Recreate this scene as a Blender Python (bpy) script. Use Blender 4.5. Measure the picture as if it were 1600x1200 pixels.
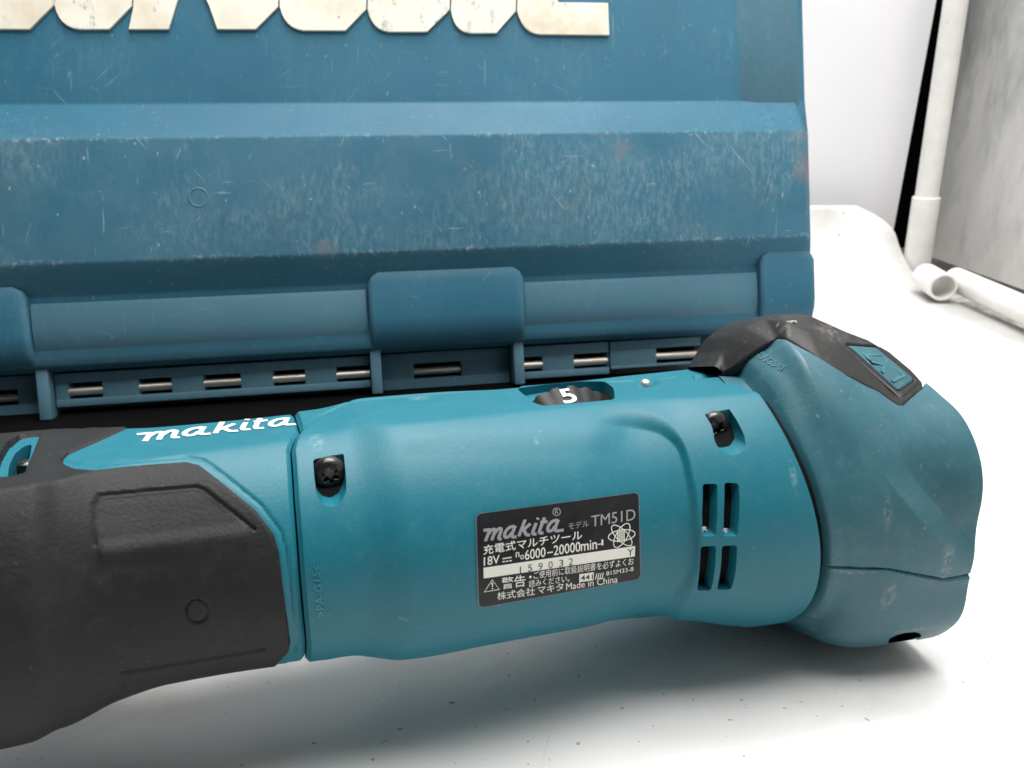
import bpy, bmesh, math, random
import numpy as np
from mathutils import Vector, Matrix
from mathutils.bvhtree import BVHTree

random.seed(7); np.random.seed(7)
for o in list(bpy.data.objects): bpy.data.objects.remove(o)
scene = bpy.context.scene
COL = scene.collection
R = math.radians

# ------------------------------------------------------------------ camera, light, exposure
CAM = np.array([0.0, 0.0, 0.147]); PITCH = R(20); FPX = 1300.0
cd = bpy.data.cameras.new('camera'); cam = bpy.data.objects.new('camera', cd); COL.objects.link(cam)
cam.location = CAM; cam.rotation_euler = (R(90) - PITCH, 0, 0)
cd.sensor_fit = 'HORIZONTAL'; cd.sensor_width = 36; cd.lens = 36 * FPX / 1600
cd.clip_start = 0.01; cd.clip_end = 50
cd.dof.use_dof = True; cd.dof.focus_distance = 0.215; cd.dof.aperture_fstop = 32
scene.camera = cam

world = bpy.data.worlds.new('World'); scene.world = world; world.use_nodes = True
bg = world.node_tree.nodes['Background']; bg.inputs[0].default_value = (0.93, 0.97, 1.0, 1); bg.inputs[1].default_value = 0.045

def area(name, loc, target, sx, sy, energy, col=(1, 1, 1)):
    l = bpy.data.lights.new(name, 'AREA'); l.shape = 'RECTANGLE'; l.size = sx; l.size_y = sy; l.energy = energy; l.color = col
    o = bpy.data.objects.new(name, l); COL.objects.link(o); o.location = loc
    o.rotation_euler = (Vector(target) - Vector(loc)).to_track_quat('-Z', 'Y').to_euler()
    return o
area('rear_ceiling_lamp', (0.10, 0.44, 1.05), (0.06, 0.30, 0.0), 0.80, 0.30, 16.0, (1.0, 0.985, 0.96))
area('front_ceiling_lamp', (0.05, 0.05, 1.05), (0.05, 0.24, 0.0), 0.80, 0.30, 8.5, (1.0, 0.985, 0.96))

vs = scene.view_settings; vs.view_transform = 'Standard'; vs.look = 'None'; vs.exposure = 0.0; vs.gamma = 1.0; vs.use_curve_mapping = False

# ------------------------------------------------------------------ projection helpers (photo pixels 1600x1200)
UPV = np.array([0, math.sin(PITCH), math.cos(PITCH)]); FWD = np.array([0, math.cos(PITCH), -math.sin(PITCH)]); RGT = np.array([1.0, 0, 0])
def ray(u, v): return FWD + (u - 800) / FPX * RGT - (v - 600) / FPX * UPV
def on_plane(u, v, p, n):
    d = ray(u, v); n = np.asarray(n, float); k = np.dot(np.asarray(p) - CAM, n) / np.dot(d, n); return CAM + k * d
def on_z(u, v, z=0.0): return on_plane(u, v, (0, 0, z), (0, 0, 1))
def smooth(x): x = np.clip(x, 0, 1); return x * x * (3 - 2 * x)

def seg_dist(U, V, pts, closed=True):
    pts = np.asarray(pts, float); n = len(pts); d = np.full(U.shape, 1e9)
    for i in range(n if closed else n - 1):
        a = pts[i]; b = pts[(i + 1) % n]; e = b - a; L = e @ e + 1e-12
        k = np.clip(((U - a[0]) * e[0] + (V - a[1]) * e[1]) / L, 0, 1)
        d = np.minimum(d, np.hypot(U - a[0] - k * e[0], V - a[1] - k * e[1]))
    return d
def poly_sd(U, V, pts):                     # positive inside
    pts = np.asarray(pts, float); n = len(pts); ins = np.zeros(U.shape, bool)
    for i in range(n):
        x0, y0 = pts[i]; x1, y1 = pts[(i + 1) % n]
        if y0 == y1: continue
        c = ((y0 > V) != (y1 > V)) & (U < (x1 - x0) * (V - y0) / (y1 - y0) + x0); ins ^= c
    return np.where(ins, 1, -1) * seg_dist(U, V, pts)
def rounded(pts, rad=6, n=5):               # round the corners of a pixel polygon
    pts = np.asarray(pts, float); out = []
    for i in range(len(pts)):
        p = pts[i]; a = pts[i - 1] - p; b = pts[(i + 1) % len(pts)] - p
        la, lb = np.linalg.norm(a), np.linalg.norm(b); k = min(rad, la * .45, lb * .45)
        A = p + a / la * k; B = p + b / lb * k
        for s in np.linspace(0, 1, n): out.append((1 - s) ** 2 * A + 2 * s * (1 - s) * p + s * s * B)
    return np.array(out)

# ------------------------------------------------------------------ materials
def new_mat(name):
    m = bpy.data.materials.new(name); m.use_nodes = True; nt = m.node_tree; b = nt.nodes['Principled BSDF']
    return m, nt, b
def N(nt, typ, **kw):
    n = nt.nodes.new(typ)
    for k, v in kw.items(): setattr(n, k, v)
    return n
def noise(nt, scale, detail=6, rough=.6, vec=None, mapping=None):
    tc = N(nt, 'ShaderNodeTexCoord'); mp = N(nt, 'ShaderNodeMapping'); nt.links.new(tc.outputs['Object'], mp.inputs[0])
    if mapping:
        mp.vector_type = 'TEXTURE'; mp.inputs['Scale'].default_value = tuple(1 / x for x in mapping.get('scale', (1, 1, 1))); mp.inputs['Rotation'].default_value = mapping.get('rot', (0, 0, 0)); mp.inputs['Location'].default_value = mapping.get('loc', (0, 0, 0))
    n = N(nt, 'ShaderNodeTexNoise'); n.inputs['Scale'].default_value = scale; n.inputs['Detail'].default_value = detail; n.inputs['Roughness'].default_value = rough
    nt.links.new(mp.outputs[0], n.inputs['Vector']); return n.outputs['Fac']
def ramp(nt, fac, stops):
    r = N(nt, 'ShaderNodeValToRGB'); e = r.color_ramp.elements
    e[0].position, e[0].color = stops[0][0], (*[stops[0][1]] * 3, 1); e[1].position, e[1].color = stops[-1][0], (*[stops[-1][1]] * 3, 1)
    for p, v in stops[1:-1]: x = e.new(p); x.color = (v, v, v, 1)
    nt.links.new(fac, r.inputs[0]); return r.outputs[0]
def mix(nt, fac, a, b):
    n = N(nt, 'ShaderNodeMix', data_type='RGBA')
    for s, v in ((n.inputs['Factor'], fac), (n.inputs['A'], a), (n.inputs['B'], b)):
        if isinstance(v, (tuple, list)): s.default_value = (*v[:3], 1)
        elif isinstance(v, (int, float)): s.default_value = v
        else: nt.links.new(v, s)
    return n.outputs['Result']
def math_n(nt, op, a, b=None):
    n = N(nt, 'ShaderNodeMath', operation=op)
    for s, v in ((n.inputs[0], a), (n.inputs[1], b)):
        if v is None: continue
        if isinstance(v, (int, float)): s.default_value = v
        else: nt.links.new(v, s)
    return n.outputs[0]
def bump(nt, b, fac, dist, strength=1.0, prev=None):
    n = N(nt, 'ShaderNodeBump'); n.inputs['Strength'].default_value = strength; n.inputs['Distance'].default_value = dist
    nt.links.new(fac, n.inputs['Height'])
    if prev is not None: nt.links.new(prev, n.inputs['Normal'])
    nt.links.new(n.outputs[0], b.inputs['Normal']); return n.outputs[0]

def plastic(name, col, rough=.42, grain=.00004, grain_scale=1500, dust=(.45, .5, .5), dust_amt=.25, blotch=.12, wear=None, spec=.5, stain=None):
    m, nt, b = new_mat(name)
    big = noise(nt, 35, 4); med = noise(nt, 260, 6, .7)
    dark = tuple(c * (1 - blotch) for c in col); lite = tuple(c * (1 + blotch) for c in col)
    c = mix(nt, ramp(nt, big, [(.3, 0), (.7, 1)]), dark, lite)
    spk = ramp(nt, noise(nt, 900, 3, .5), [(.70, 0), (.76, 1)])
    c = mix(nt, math_n(nt, 'MULTIPLY', spk, dust_amt), c, dust)
    film = ramp(nt, med, [(.5, 0), (.8, 1)])
    c = mix(nt, math_n(nt, 'MULTIPLY', film, dust_amt * .45), c, dust)
    if stain:
        c = mix(nt, math_n(nt, 'MULTIPLY', ramp(nt, noise(nt, stain[0], 6, .65, mapping=dict(loc=(4, 2, 9))), [(stain[1], 0), (stain[2], 1)]), stain[3]), c, stain[4])
    if wear:
        for (sc, st, rot, lo, hi, amt, wc) in wear:
            k = ramp(nt, noise(nt, sc, 5, .62, mapping=dict(scale=st, rot=rot)), [(lo, 0), (hi, 1)])
            msk = ramp(nt, noise(nt, 28, 4, .6, mapping=dict(loc=(.13 * sc, .3, .7))), [(.42, 0), (.62, 1)])
            c = mix(nt, math_n(nt, 'MULTIPLY', math_n(nt, 'MULTIPLY', k, msk), amt), c, wc)
    nt.links.new(c, b.inputs['Base Color'])
    nt.links.new(math_n(nt, 'ADD', math_n(nt, 'MULTIPLY', med, .16), rough - .08), b.inputs['Roughness'])
    b.inputs['Specular IOR Level'].default_value = spec
    p = bump(nt, b, noise(nt, grain_scale, 2, .5), grain, 1.0)
    return m

TEAL = (.005, .138, .190)
teal = plastic('teal_plastic', TEAL, .50, spec=.40, dust_amt=.10, blotch=.05, wear=[(300, (.12, 1, 1), (.2, .5, .3), .70, .74, .35, (.30, .45, .48)), (260, (1, .12, 1), (.6, .1, .8), .71, .75, .35, (.30, .45, .48))])
teal_grey = plastic('worn_dark_teal_plastic', (.030, .118, .152), .42, spec=.4, dust=(.30, .33, .31), dust_amt=.30, blotch=.14,
                    wear=[(420, (1, .35, 1), (.3, .2, .4), .63, .70, .6, (.40, .43, .40)), (300, (.1, 1, 1), (.2, .9, .4), .70, .74, .5, (.40, .46, .44))])
rubber = plastic('charcoal_rubber', (.0115, .0112, .0125), .60, grain=.00010, grain_scale=1300, dust=(.11, .105, .10), dust_amt=.28, blotch=.2, spec=.28, stain=(26, .50, .72, .35, (.026, .024, .022)),
                 wear=[(500, (1, .3, 1), (.8, .3, .2), .68, .73, .30, (.25, .25, .25))])
cap_rubber = plastic('black_rubber', (.012, .0117, .0125), .55, grain=.00005, grain_scale=1500, dust=(.16, .155, .15), dust_amt=.28, blotch=.15, spec=.4,
                 wear=[(600, (1, .35, 1), (.8, .3, .2), .64, .72, .5, (.35, .33, .32))])
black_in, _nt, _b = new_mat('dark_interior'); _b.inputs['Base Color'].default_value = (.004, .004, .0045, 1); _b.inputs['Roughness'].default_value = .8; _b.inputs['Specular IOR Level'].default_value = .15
screw_m = plastic('blackened_steel', (.012, .011, .011), .28, dust=(.25, .2, .16), dust_amt=.25, spec=.7)
steel, _nt, _b = new_mat('worn_steel'); _b.inputs['Metallic'].default_value = .9; _b.inputs['Roughness'].default_value = .42
_nt.links.new(mix(_nt, ramp(_nt, noise(_nt, 300, 5, .7, mapping=dict(scale=(.15, 1, 1))), [(.4, 0), (.7, 1)]), (.85, .80, .74), (.50, .42, .34)), _b.inputs['Base Color'])

# ------------------------------------------------------------------ object helpers
def empty(name, label, cat, mat4, group=None):
    o = bpy.data.objects.new(name, None); o.empty_display_size = .01; COL.objects.link(o); o.matrix_world = mat4
    o['label'] = label; o['category'] = cat
    if group: o['group'] = group
    return o
def link_mesh(name, me, mats, parent=None, label=None, sharp=None, smoothf=True):
    if not isinstance(mats, (list, tuple)): mats = [mats]
    if not me.materials:
        for m in mats: me.materials.append(m)
    if smoothf: me.polygons.foreach_set('use_smooth', np.ones(len(me.polygons), bool))
    if sharp is not None and smoothf: me.set_sharp_from_angle(angle=R(sharp))
    o = bpy.data.objects.new(name, me); COL.objects.link(o)
    if parent: o.parent = parent
    if label: o['label'] = label
    return o
def mesh_pd(name, V, F):
    me = bpy.data.meshes.new(name); me.from_pydata([tuple(map(float, v)) for v in V], [], [tuple(int(i) for i in f) for f in F]); me.update(); return me
def grid_mesh(name, P, wrap=False, mm=.001, keep=None):
    n, m = P.shape[:2]; V = P.reshape(-1, 3) * mm; idx = np.arange(n * m).reshape(n, m)
    if wrap: q = np.stack([idx[:-1], np.roll(idx, -1, 1)[:-1], np.roll(idx, -1, 1)[1:], idx[1:]], -1)
    else: q = np.stack([idx[:-1, :-1], idx[:-1, 1:], idx[1:, 1:], idx[1:, :-1]], -1)
    if keep is not None:
        k = keep.reshape(-1); q = q.reshape(-1, 4); q = q[k[q].any(1)]
    return V, q.reshape(-1, 4)
def np_mesh(name, V, Q, extra=()):
    me = bpy.data.meshes.new(name); nq = len(Q); ne = sum(len(f) for f in extra)
    me.vertices.add(len(V)); me.vertices.foreach_set('co', np.asarray(V, np.float32).ravel())
    me.loops.add(nq * 4 + ne); li = np.r_[Q.ravel(), np.array([i for f in extra for i in f], int)].astype(np.int32)
    me.loops.foreach_set('vertex_index', li)
    me.polygons.add(nq + len(extra)); ls = list(range(0, nq * 4, 4)); c = nq * 4
    for f in extra: ls.append(c); c += len(f)
    me.polygons.foreach_set('loop_start', np.array(ls, np.int32)); me.update(calc_edges=True); me.validate(); return me
def recalc(me):
    bm = bmesh.new(); bm.from_mesh(me); bmesh.ops.recalc_face_normals(bm, faces=bm.faces); bm.to_mesh(me); bm.free(); return me
def box_bm(bm, lo, hi, bev=0.0, seg=2):
    lo = np.asarray(lo, float); hi = np.asarray(hi, float)
    r = bmesh.ops.create_cube(bm, size=1.0); vsx = r['verts']
    for v in vsx: v.co = Vector((lo + hi) / 2 + np.array(v.co) * (hi - lo))
    if bev > 0:
        es = list({e for v in vsx for e in v.link_edges}); bmesh.ops.bevel(bm, geom=es, offset=bev, segments=seg, affect='EDGES', profile=.5)
def box(name, lo, hi, mat, parent, bev=0.0, seg=2, label=None):
    bm = bmesh.new(); box_bm(bm, lo, hi, bev, seg); me = bpy.data.meshes.new(name); bm.to_mesh(me); bm.free()
    return link_mesh(name, me, mat, parent, label, sharp=35)
def tube_mesh(name, p0, p1, r, r_in=None, n=40):
    p0 = np.asarray(p0, float); p1 = np.asarray(p1, float); d = (p1 - p0) / np.linalg.norm(p1 - p0)
    s = np.cross(d, (0, 0, 1.) if abs(d[2]) < .9 else (1., 0, 0)); s /= np.linalg.norm(s); t = np.cross(d, s)
    an = np.linspace(0, 2 * math.pi, n, endpoint=False); c = np.cos(an)[:, None] * s + np.sin(an)[:, None] * t
    b = r * .06; prof = [(p0, r - b), (p0 + d * b, r), (p1 - d * b, r), (p1, r - b)]
    if r_in: prof = [(p0, r_in)] + prof + [(p1, r_in)]
    V = []; F = []
    for p, rr in prof: V += list(p + c * rr)
    k = len(prof); rng = k if r_in else k - 1
    for i in range(rng):
        for j in range(n): F.append((i * n + j, i * n + (j + 1) % n, ((i + 1) % k) * n + (j + 1) % n, ((i + 1) % k) * n + j))
    if not r_in: F += [tuple(range(n))[::-1], tuple(range((k - 1) * n, k * n))]
    return recalc(mesh_pd(name, V, F))

def text2d(txt, size=1.0, shear=0.0, bold=0.0, spacing=1.0, align='LEFT'):
    c = bpy.data.curves.new('t', 'FONT'); c.body = txt; c.size = size; c.shear = shear; c.offset = bold; c.space_character = spacing; c.align_x = align; c.resolution_u = 4; c.fill_mode = 'FRONT'
    o = bpy.data.objects.new('t', c); COL.objects.link(o)
    dg = bpy.context.evaluated_depsgraph_get(); me = bpy.data.meshes.new_from_object(o.evaluated_get(dg))
    V = np.array([v.co[:2] for v in me.vertices]); F = [tuple(p.vertices) for p in me.polygons]
    bpy.data.objects.remove(o); bpy.data.curves.remove(c); bpy.data.meshes.remove(me)
    return V.reshape(-1, 2), F
def fit_text(txt, x0, y0, x1, y1, **kw):    # text scaled into a rectangle (glyph bounds)
    V, F = text2d(txt, **kw); lo = V.min(0); hi = V.max(0)
    V = (V - lo) / (hi - lo) * np.array([x1 - x0, y1 - y0]) + np.array([x0, y0]); return V, F
def join2d(items):
    V = []; F = []
    for v, f in items:
        k = len(V); V += [tuple(p) for p in v]; F += [tuple(i + k for i in q) for q in f]
    return np.array(V), F
def poly2d(pts): return np.array(pts, float), [tuple(range(len(pts)))]
def rect2d(x0, y0, x1, y1): return poly2d([(x0, y0), (x1, y0), (x1, y1), (x0, y1)])
def stroke2d(pts, wd, closed=False):
    pts = np.asarray(pts, float); n = len(pts)
    if closed: tg = np.roll(pts, -1, 0) - np.roll(pts, 1, 0)
    else: tg = np.gradient(pts, axis=0)
    tg /= np.linalg.norm(tg, axis=1)[:, None] + 1e-12; q = np.stack([-tg[:, 1], tg[:, 0]], 1) * wd / 2
    V = np.concatenate([pts - q, pts + q]); F = [(i, (i + 1) % n, n + (i + 1) % n, n + i) for i in range(n if closed else n - 1)]
    return V, F

# ================================================================== THE SETTING
def structure(name, me, mat, sharp=None, smoothf=True):
    o = link_mesh(name, me, mat, None, None, sharp, smoothf); o['kind'] = 'structure'; return o

white, nt, b = new_mat('glossy_white_sheet')
g = ramp(nt, noise(nt, 7, 6, .65), [(.35, 0), (.75, 1)])
c = mix(nt, g, (.80, .795, .785), (.74, .73, .72))
spk = ramp(nt, noise(nt, 420, 2, .5), [(.715, 0), (.73, 1)])
c = mix(nt, math_n(nt, 'MULTIPLY', spk, .6), c, (.16, .13, .10))
sme = ramp(nt, noise(nt, 11, 7, .7, mapping=dict(scale=(1, 2.2, 1), rot=(0, 0, .5), loc=(3, 1, 0))), [(.50, 0), (.72, 1)])
c = mix(nt, math_n(nt, 'MULTIPLY', sme, .5), c, (.50, .48, .45))
spk2 = ramp(nt, noise(nt, 150, 2, .5, mapping=dict(loc=(5, 5, 0))), [(.745, 0), (.755, 1)])
c = mix(nt, math_n(nt, 'MULTIPLY', spk2, .6), c, (.14, .11, .09))
for kk, aa in enumerate((.2, 1.3, 2.2, 2.9)):
    hs = ramp(nt, noise(nt, 260, 3, .5, mapping=dict(scale=(1, .025, 1), rot=(0, 0, aa), loc=(kk * 3.3, kk, 0))), [(.71, 0), (.73, 1)])
    c = mix(nt, math_n(nt, 'MULTIPLY', hs, .28), c, (.40, .38, .36))
scr = ramp(nt, noise(nt, 60, 4, .6, mapping=dict(scale=(1, .06, 1), rot=(0, 0, .9))), [(.69, 0), (.72, 1)])
c = mix(nt, math_n(nt, 'MULTIPLY', scr, .12), c, (.45, .43, .41))
nt.links.new(c, b.inputs['Base Color'])
nt.links.new(math_n(nt, 'ADD', math_n(nt, 'MULTIPLY', noise(nt, 22, 5, .6), .22), .10), b.inputs['Roughness'])
bump(nt, b, noise(nt, 16, 3, .5), .0012, .5)

# table sheet with an up-turned back edge, rounded at its right corner
edge_px = [(1900, 640), (1750, 575), (1600, 513), (1530, 486), (1490, 470), (1462, 458)]
edge = [on_z(u, v) for u, v in edge_px]
e_end = edge[-1]
rows = []
ys = np.linspace(-.6, 1, 90)
# right boundary of the flat part as x(y)
by = np.array([-.6] + [p[1] for p in edge]); bx = np.array([edge[0][0] + .1] + [p[0] for p in edge])
yb = e_end[1]                                   # the flat part ends here and the sheet curls up
xs = np.linspace(0, 1, 40)
P = []
for y in np.linspace(-.6, yb, 60):
    xr = np.interp(y, by, bx); P.append([(-.9 + (xr + .9) * s, y, 0) for s in xs])
top_px = {}
for k in np.linspace(0.03, 1, 26):              # quarter-round curl
    ang = k * R(82); rad = .064; y = yb + rad * math.sin(ang); z = rad * (1 - math.cos(ang))
    xr = e_end[0] - .012 * smooth(k) - .030 * max(0, (k - .72) / .28) ** 2.2
    P.append([(-.9 + (xr + .9) * s, y, z) for s in xs])
P = np.array(P); V, Q = grid_mesh('t', P, mm=1.0)
table = structure('table_sheet', np_mesh('table_sheet', V, Q), white)
sm = table.modifiers.new('thick', 'SOLIDIFY'); sm.thickness = .0015; sm.offset = -1

panel_m, nt, b = new_mat('white_board')
nt.links.new(mix(nt, ramp(nt, noise(nt, 5, 4, .5), [(.3, 0), (.7, 1)]), (.87, .86, .88), (.82, .815, .835)), b.inputs['Base Color']); b.inputs['Roughness'].default_value = .35
yp = yb + .090
pt = on_plane(1463, 0, (0, yp, 0), (0, 1, 0)); pb = on_plane(1403, 322, (0, yp, 0), (0, 1, 0))
sl = (pt[0] - pb[0]) / (pt[2] - pb[2])
def xat(z): return pb[0] + sl * (z - pb[2])
bm = bmesh.new(); z0, z1 = -.01, .8
vv = [bm.verts.new((x, y, z)) for y in (yp, yp + .006) for (x, z) in ((-1.0, z0), (xat(z0), z0), (xat(z1), z1), (-1.0, z1))]
for f in ((3, 2, 1, 0), (4, 5, 6, 7), (0, 1, 5, 4), (1, 2, 6, 5), (2, 3, 7, 6), (3, 0, 4, 7)): bm.faces.new([vv[i] for i in f])
bmesh.ops.recalc_face_normals(bm, faces=bm.faces); me = bpy.data.meshes.new('back_panel'); bm.to_mesh(me); bm.free()
structure('back_panel', me, panel_m, smoothf=False)

dark_m, nt, b = new_mat('dark_gap_black'); b.inputs['Base Color'].default_value = (.003, .003, .0032, 1); b.inputs['Roughness'].default_value = .95; b.inputs['Specular IOR Level'].default_value = .05  # near-black standing in for darkness behind the pipe and before the case
me = mesh_pd('dark_backdrop', [(-1.2, yp + .12, -.1), (1.6, yp + .12, -.1), (1.6, yp + .12, 1.2), (-1.2, yp + .12, 1.2)], [(0, 1, 2, 3)])
structure('dark_backdrop', me, dark_m, smoothf=False)  # added black board in place of the dark room beyond the gap

# grey dirty floor slab beneath the pipe frame
floor_m, nt, b = new_mat('dirty_grey_floor')
nt.links.new(mix(nt, ramp(nt, noise(nt, 120, 8, .7), [(.35, 0), (.65, 1)]), (.20, .19, .17), (.52, .50, .46)), b.inputs['Base Color']); b.inputs['Roughness'].default_value = .5
me = mesh_pd('bench_top', [(-2, -1, -.006), (2.5, -1, -.006), (2.5, 2, -.006), (-2, 2, -.006)], [(0, 1, 2, 3)])
structure('bench_top', me, floor_m, smoothf=False)

# stained side sheet, standing along the lower pipe on the right
pa = on_z(1490, 437, .012); pbp = on_z(1602, 484, .012); pd = (pbp - pa); pd[2] = 0; pd /= np.linalg.norm(pd); pn = np.array([-pd[1], pd[0], 0])
if pn[1] < 0: pn = -pn
stain_m, nt, b = new_mat('stained_grey_sheet')
s1 = ramp(nt, noise(nt, 7, 6, .6, mapping=dict(scale=(1, 1, .35), rot=(.3, .2, 0))), [(.38, 0), (.68, 1)])
s2 = ramp(nt, noise(nt, 22, 8, .75, mapping=dict(scale=(1, 1, .4))), [(.48, 0), (.70, 1)])
c = mix(nt, s1, (.68, .67, .65), (.46, .46, .45)); c = mix(nt, math_n(nt, 'MULTIPLY', math_n(nt, 'MULTIPLY', s2, s1), .7), c, (.08, .10, .11)); c = mix(nt, math_n(nt, 'MULTIPLY', ramp(nt, noise(nt, 60, 8, .8, mapping=dict(scale=(1, 1, .5))), [(.5, 0), (.7, 1)]), .3), c, (.25, .25, .24))
nt.links.new(c, b.inputs['Base Color']); b.inputs['Roughness'].default_value = .45; bump(nt, b, s2, .001, .6)
q0 = pa + pn * .035 - pd * .122; q1 = pa + pn * .035 + pd * .9
P = np.array([[q0 + (q1 - q0) * s + np.array([0, 0, z]) + pn * (.008 * math.sin(9 * s + 5 * z)) for s in np.linspace(0, 1, 40)] for z in np.linspace(-.004, .9, 30)])
V, Q = grid_mesh('s', P, mm=1.0); structure('side_sheet', np_mesh('side_sheet', V, Q), stain_m)

# PVC pipe frame
pvc, nt, b = new_mat('white_pvc')
c = mix(nt, ramp(nt, noise(nt, 30, 5, .6), [(.4, 0), (.75, 1)]), (.78, .765, .74), (.66, .64, .60)); c = mix(nt, math_n(nt, 'MULTIPLY', ramp(nt, noise(nt, 250, 3, .6), [(.68, 0), (.74, 1)]), .5), c, (.35, .28, .22))
nt.links.new(c, b.inputs['Base Color']); b.inputs['Roughness'].default_value = .33
foot = on_z(1434, 436, 0.0)
def one(name, me, mat, label, cat, group=None, sharp=40):
    o = link_mesh(name, me, mat, None, label, sharp); o['category'] = cat
    if group: o['group'] = group
    return o
topx = on_plane(1498, 0, foot, (0, 1, 0)); dirp = (topx - on_plane(1446, 345, foot, (0, 1, 0))); dirp /= np.linalg.norm(dirp)
cb = on_plane(1437, 380, foot, (0, 1, 0))
def vp(z): return cb + dirp * (z - cb[2]) / dirp[2]
one('upright_pipe', tube_mesh('upright_pipe', vp(.060), vp(.95), .0083), pvc, 'white upright plastic pipe rising beside the black gap', 'pipe')
one('pipe_coupling', tube_mesh('pipe_coupling', vp(.006), vp(.064), .0100, .0084), pvc, 'white plastic coupling sleeve around the foot of the upright pipe', 'pipe fitting')
e0 = on_z(1446, 432, .012); e1 = on_z(1474, 449, .012)
one('pipe_elbow', tube_mesh('pipe_elbow', e0, e1, .0097, .0079), pvc, 'short white pipe fitting with its open end facing right', 'pipe fitting')
one('lying_pipe', tube_mesh('lying_pipe', on_z(1492, 436, .012), on_z(1492, 436, .012) + (on_z(1604, 486, .012) - on_z(1492, 436, .012)) * 3,   .0086, .0070), pvc, 'white plastic pipe lying on the bench along the stained sheet', 'pipe')

# ================================================================== THE CASE
yaw, lean = R(11), R(16)
cdv = np.array([math.cos(yaw), math.sin(yaw), 0]); cbk = np.array([-math.sin(yaw), math.cos(yaw), 0]); cup = math.cos(lean) * np.array([0, 0, 1.]) + math.sin(lean) * cbk; cn = np.cross(cdv, cup)
B0 = on_z(0, 668)
# local axes: x along the case, y away from the camera (-outward), z up the face
M = Matrix.Identity(4)
for i in range(3): M[i][0] = cdv[i]; M[i][1] = -cn[i]; M[i][2] = cup[i]; M[i][3] = B0[i]
case = empty('tool_case', 'scuffed blue plastic carrying case leaning back behind the power tool', 'case', M)
def cpx(u, v, e):                                # pixel -> (s, q) on the case plane at outward depth e (mm)
    p = on_plane(u, v, B0 + e / 1000 * cn, cn) - B0; return np.array([p @ cdv, p @ cup]) * 1000

case_m, nt, b = new_mat('scuffed_blue_plastic')
big = noise(nt, 12, 4); base = mix(nt, ramp(nt, big, [(.3, 0), (.7, 1)]), (.022, .115, .184), (.028, .138, .215))
tc = N(nt, 'ShaderNodeTexCoord'); sx = N(nt, 'ShaderNodeSeparateXYZ'); nt.links.new(tc.outputs['Object'], sx.inputs[0])
geo = N(nt, 'ShaderNodeNewGeometry')
# abrasion sits mostly on the proud central band (local z .070-.126)
band = math_n(nt, 'MULTIPLY', ramp(nt, math_n(nt, 'MULTIPLY', sx.outputs['Z'], 5.0), [(.34, 0), (.37, 1)]), ramp(nt, math_n(nt, 'MULTIPLY', sx.outputs['Z'], 5.0), [(.618, 1), (.624, 0)]))
heavy = math_n(nt, 'ADD', math_n(nt, 'MULTIPLY', band, .75), .25)
rub = ramp(nt, noise(nt, 420, 8, .86, mapping=dict(scale=(1, 1, .34), rot=(0, .04, 0))), [(.46, 0), (.68, 1)])
patch = ramp(nt, noise(nt, 16, 5, .62, mapping=dict(loc=(3.1, 0, 0))), [(.45, .04), (.60, 1)])
c = mix(nt, math_n(nt, 'MULTIPLY', math_n(nt, 'MULTIPLY', math_n(nt, 'MULTIPLY', rub, patch), heavy), .48), base, (.34, .44, .47))
film = ramp(nt, noise(nt, 24, 7, .7, mapping=dict(loc=(9, 3, 5))), [(.40, 0), (.72, 1)])
c = mix(nt, math_n(nt, 'MULTIPLY', math_n(nt, 'MULTIPLY', film, heavy), .30), c, (.13, .24, .31))
for k_, (sc, st, ang, lo, amt) in enumerate(((560, .06, 0.05, .685, .5), (620, .08, 1.52, .71, .4), (640, .05, .85, .715, .5), (680, .05, -.7, .715, .5), (600, .07, .35, .72, .5), (640, .06, -1.2, .72, .5), (420, .5, .3, .70, .75))):
    k = ramp(nt, noise(nt, sc, 3, .55, mapping=dict(scale=(1, 1, st), rot=(0, ang, 0), loc=(sc * .013 + k_, .2, .1 * k_))), [(lo, 0), (lo + .03, 1)])
    c = mix(nt, math_n(nt, 'MULTIPLY', math_n(nt, 'MULTIPLY', k, math_n(nt, 'ADD', math_n(nt, 'MULTIPLY', heavy, .8), .1)), amt), c, (.40, .49, .52))
grime = ramp(nt, noise(nt, 30, 7, .7, mapping=dict(loc=(7, 1, 2))), [(.52, 0), (.75, 1)])
c = mix(nt, math_n(nt, 'MULTIPLY', math_n(nt, 'MULTIPLY', grime, heavy), .30), c, (.10, .12, .11))
rust = ramp(nt, noise(nt, 18, 3, .5, mapping=dict(loc=(1.7, 4, 9))), [(.63, 0), (.74, 1)])
c = mix(nt, math_n(nt, 'MULTIPLY', math_n(nt, 'MULTIPLY', rust, band), .6), c, (.34, .17, .11))
zc_ = math_n(nt, 'MULTIPLY', sx.outputs['Z'], 5.0); em = math_n(nt, 'ADD', ramp(nt, zc_, [(.612, 0), (.620, 1), (.628, 0)]), ramp(nt, zc_, [(.347, 0), (.357, 1), (.366, 0)]))
chip = ramp(nt, noise(nt, 380, 5, .75, mapping=dict(loc=(2, 8, 3))), [(.53, 0), (.60, 1)])
c = mix(nt, math_n(nt, 'MULTIPLY', math_n(nt, 'MULTIPLY', em, math_n(nt, 'MULTIPLY', chip, ramp(nt, noise(nt, 40, 5, .7, mapping=dict(loc=(6, 6, 1))), [(.42, .05), (.62, 1)]))), .8), c, (.40, .48, .50))
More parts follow.
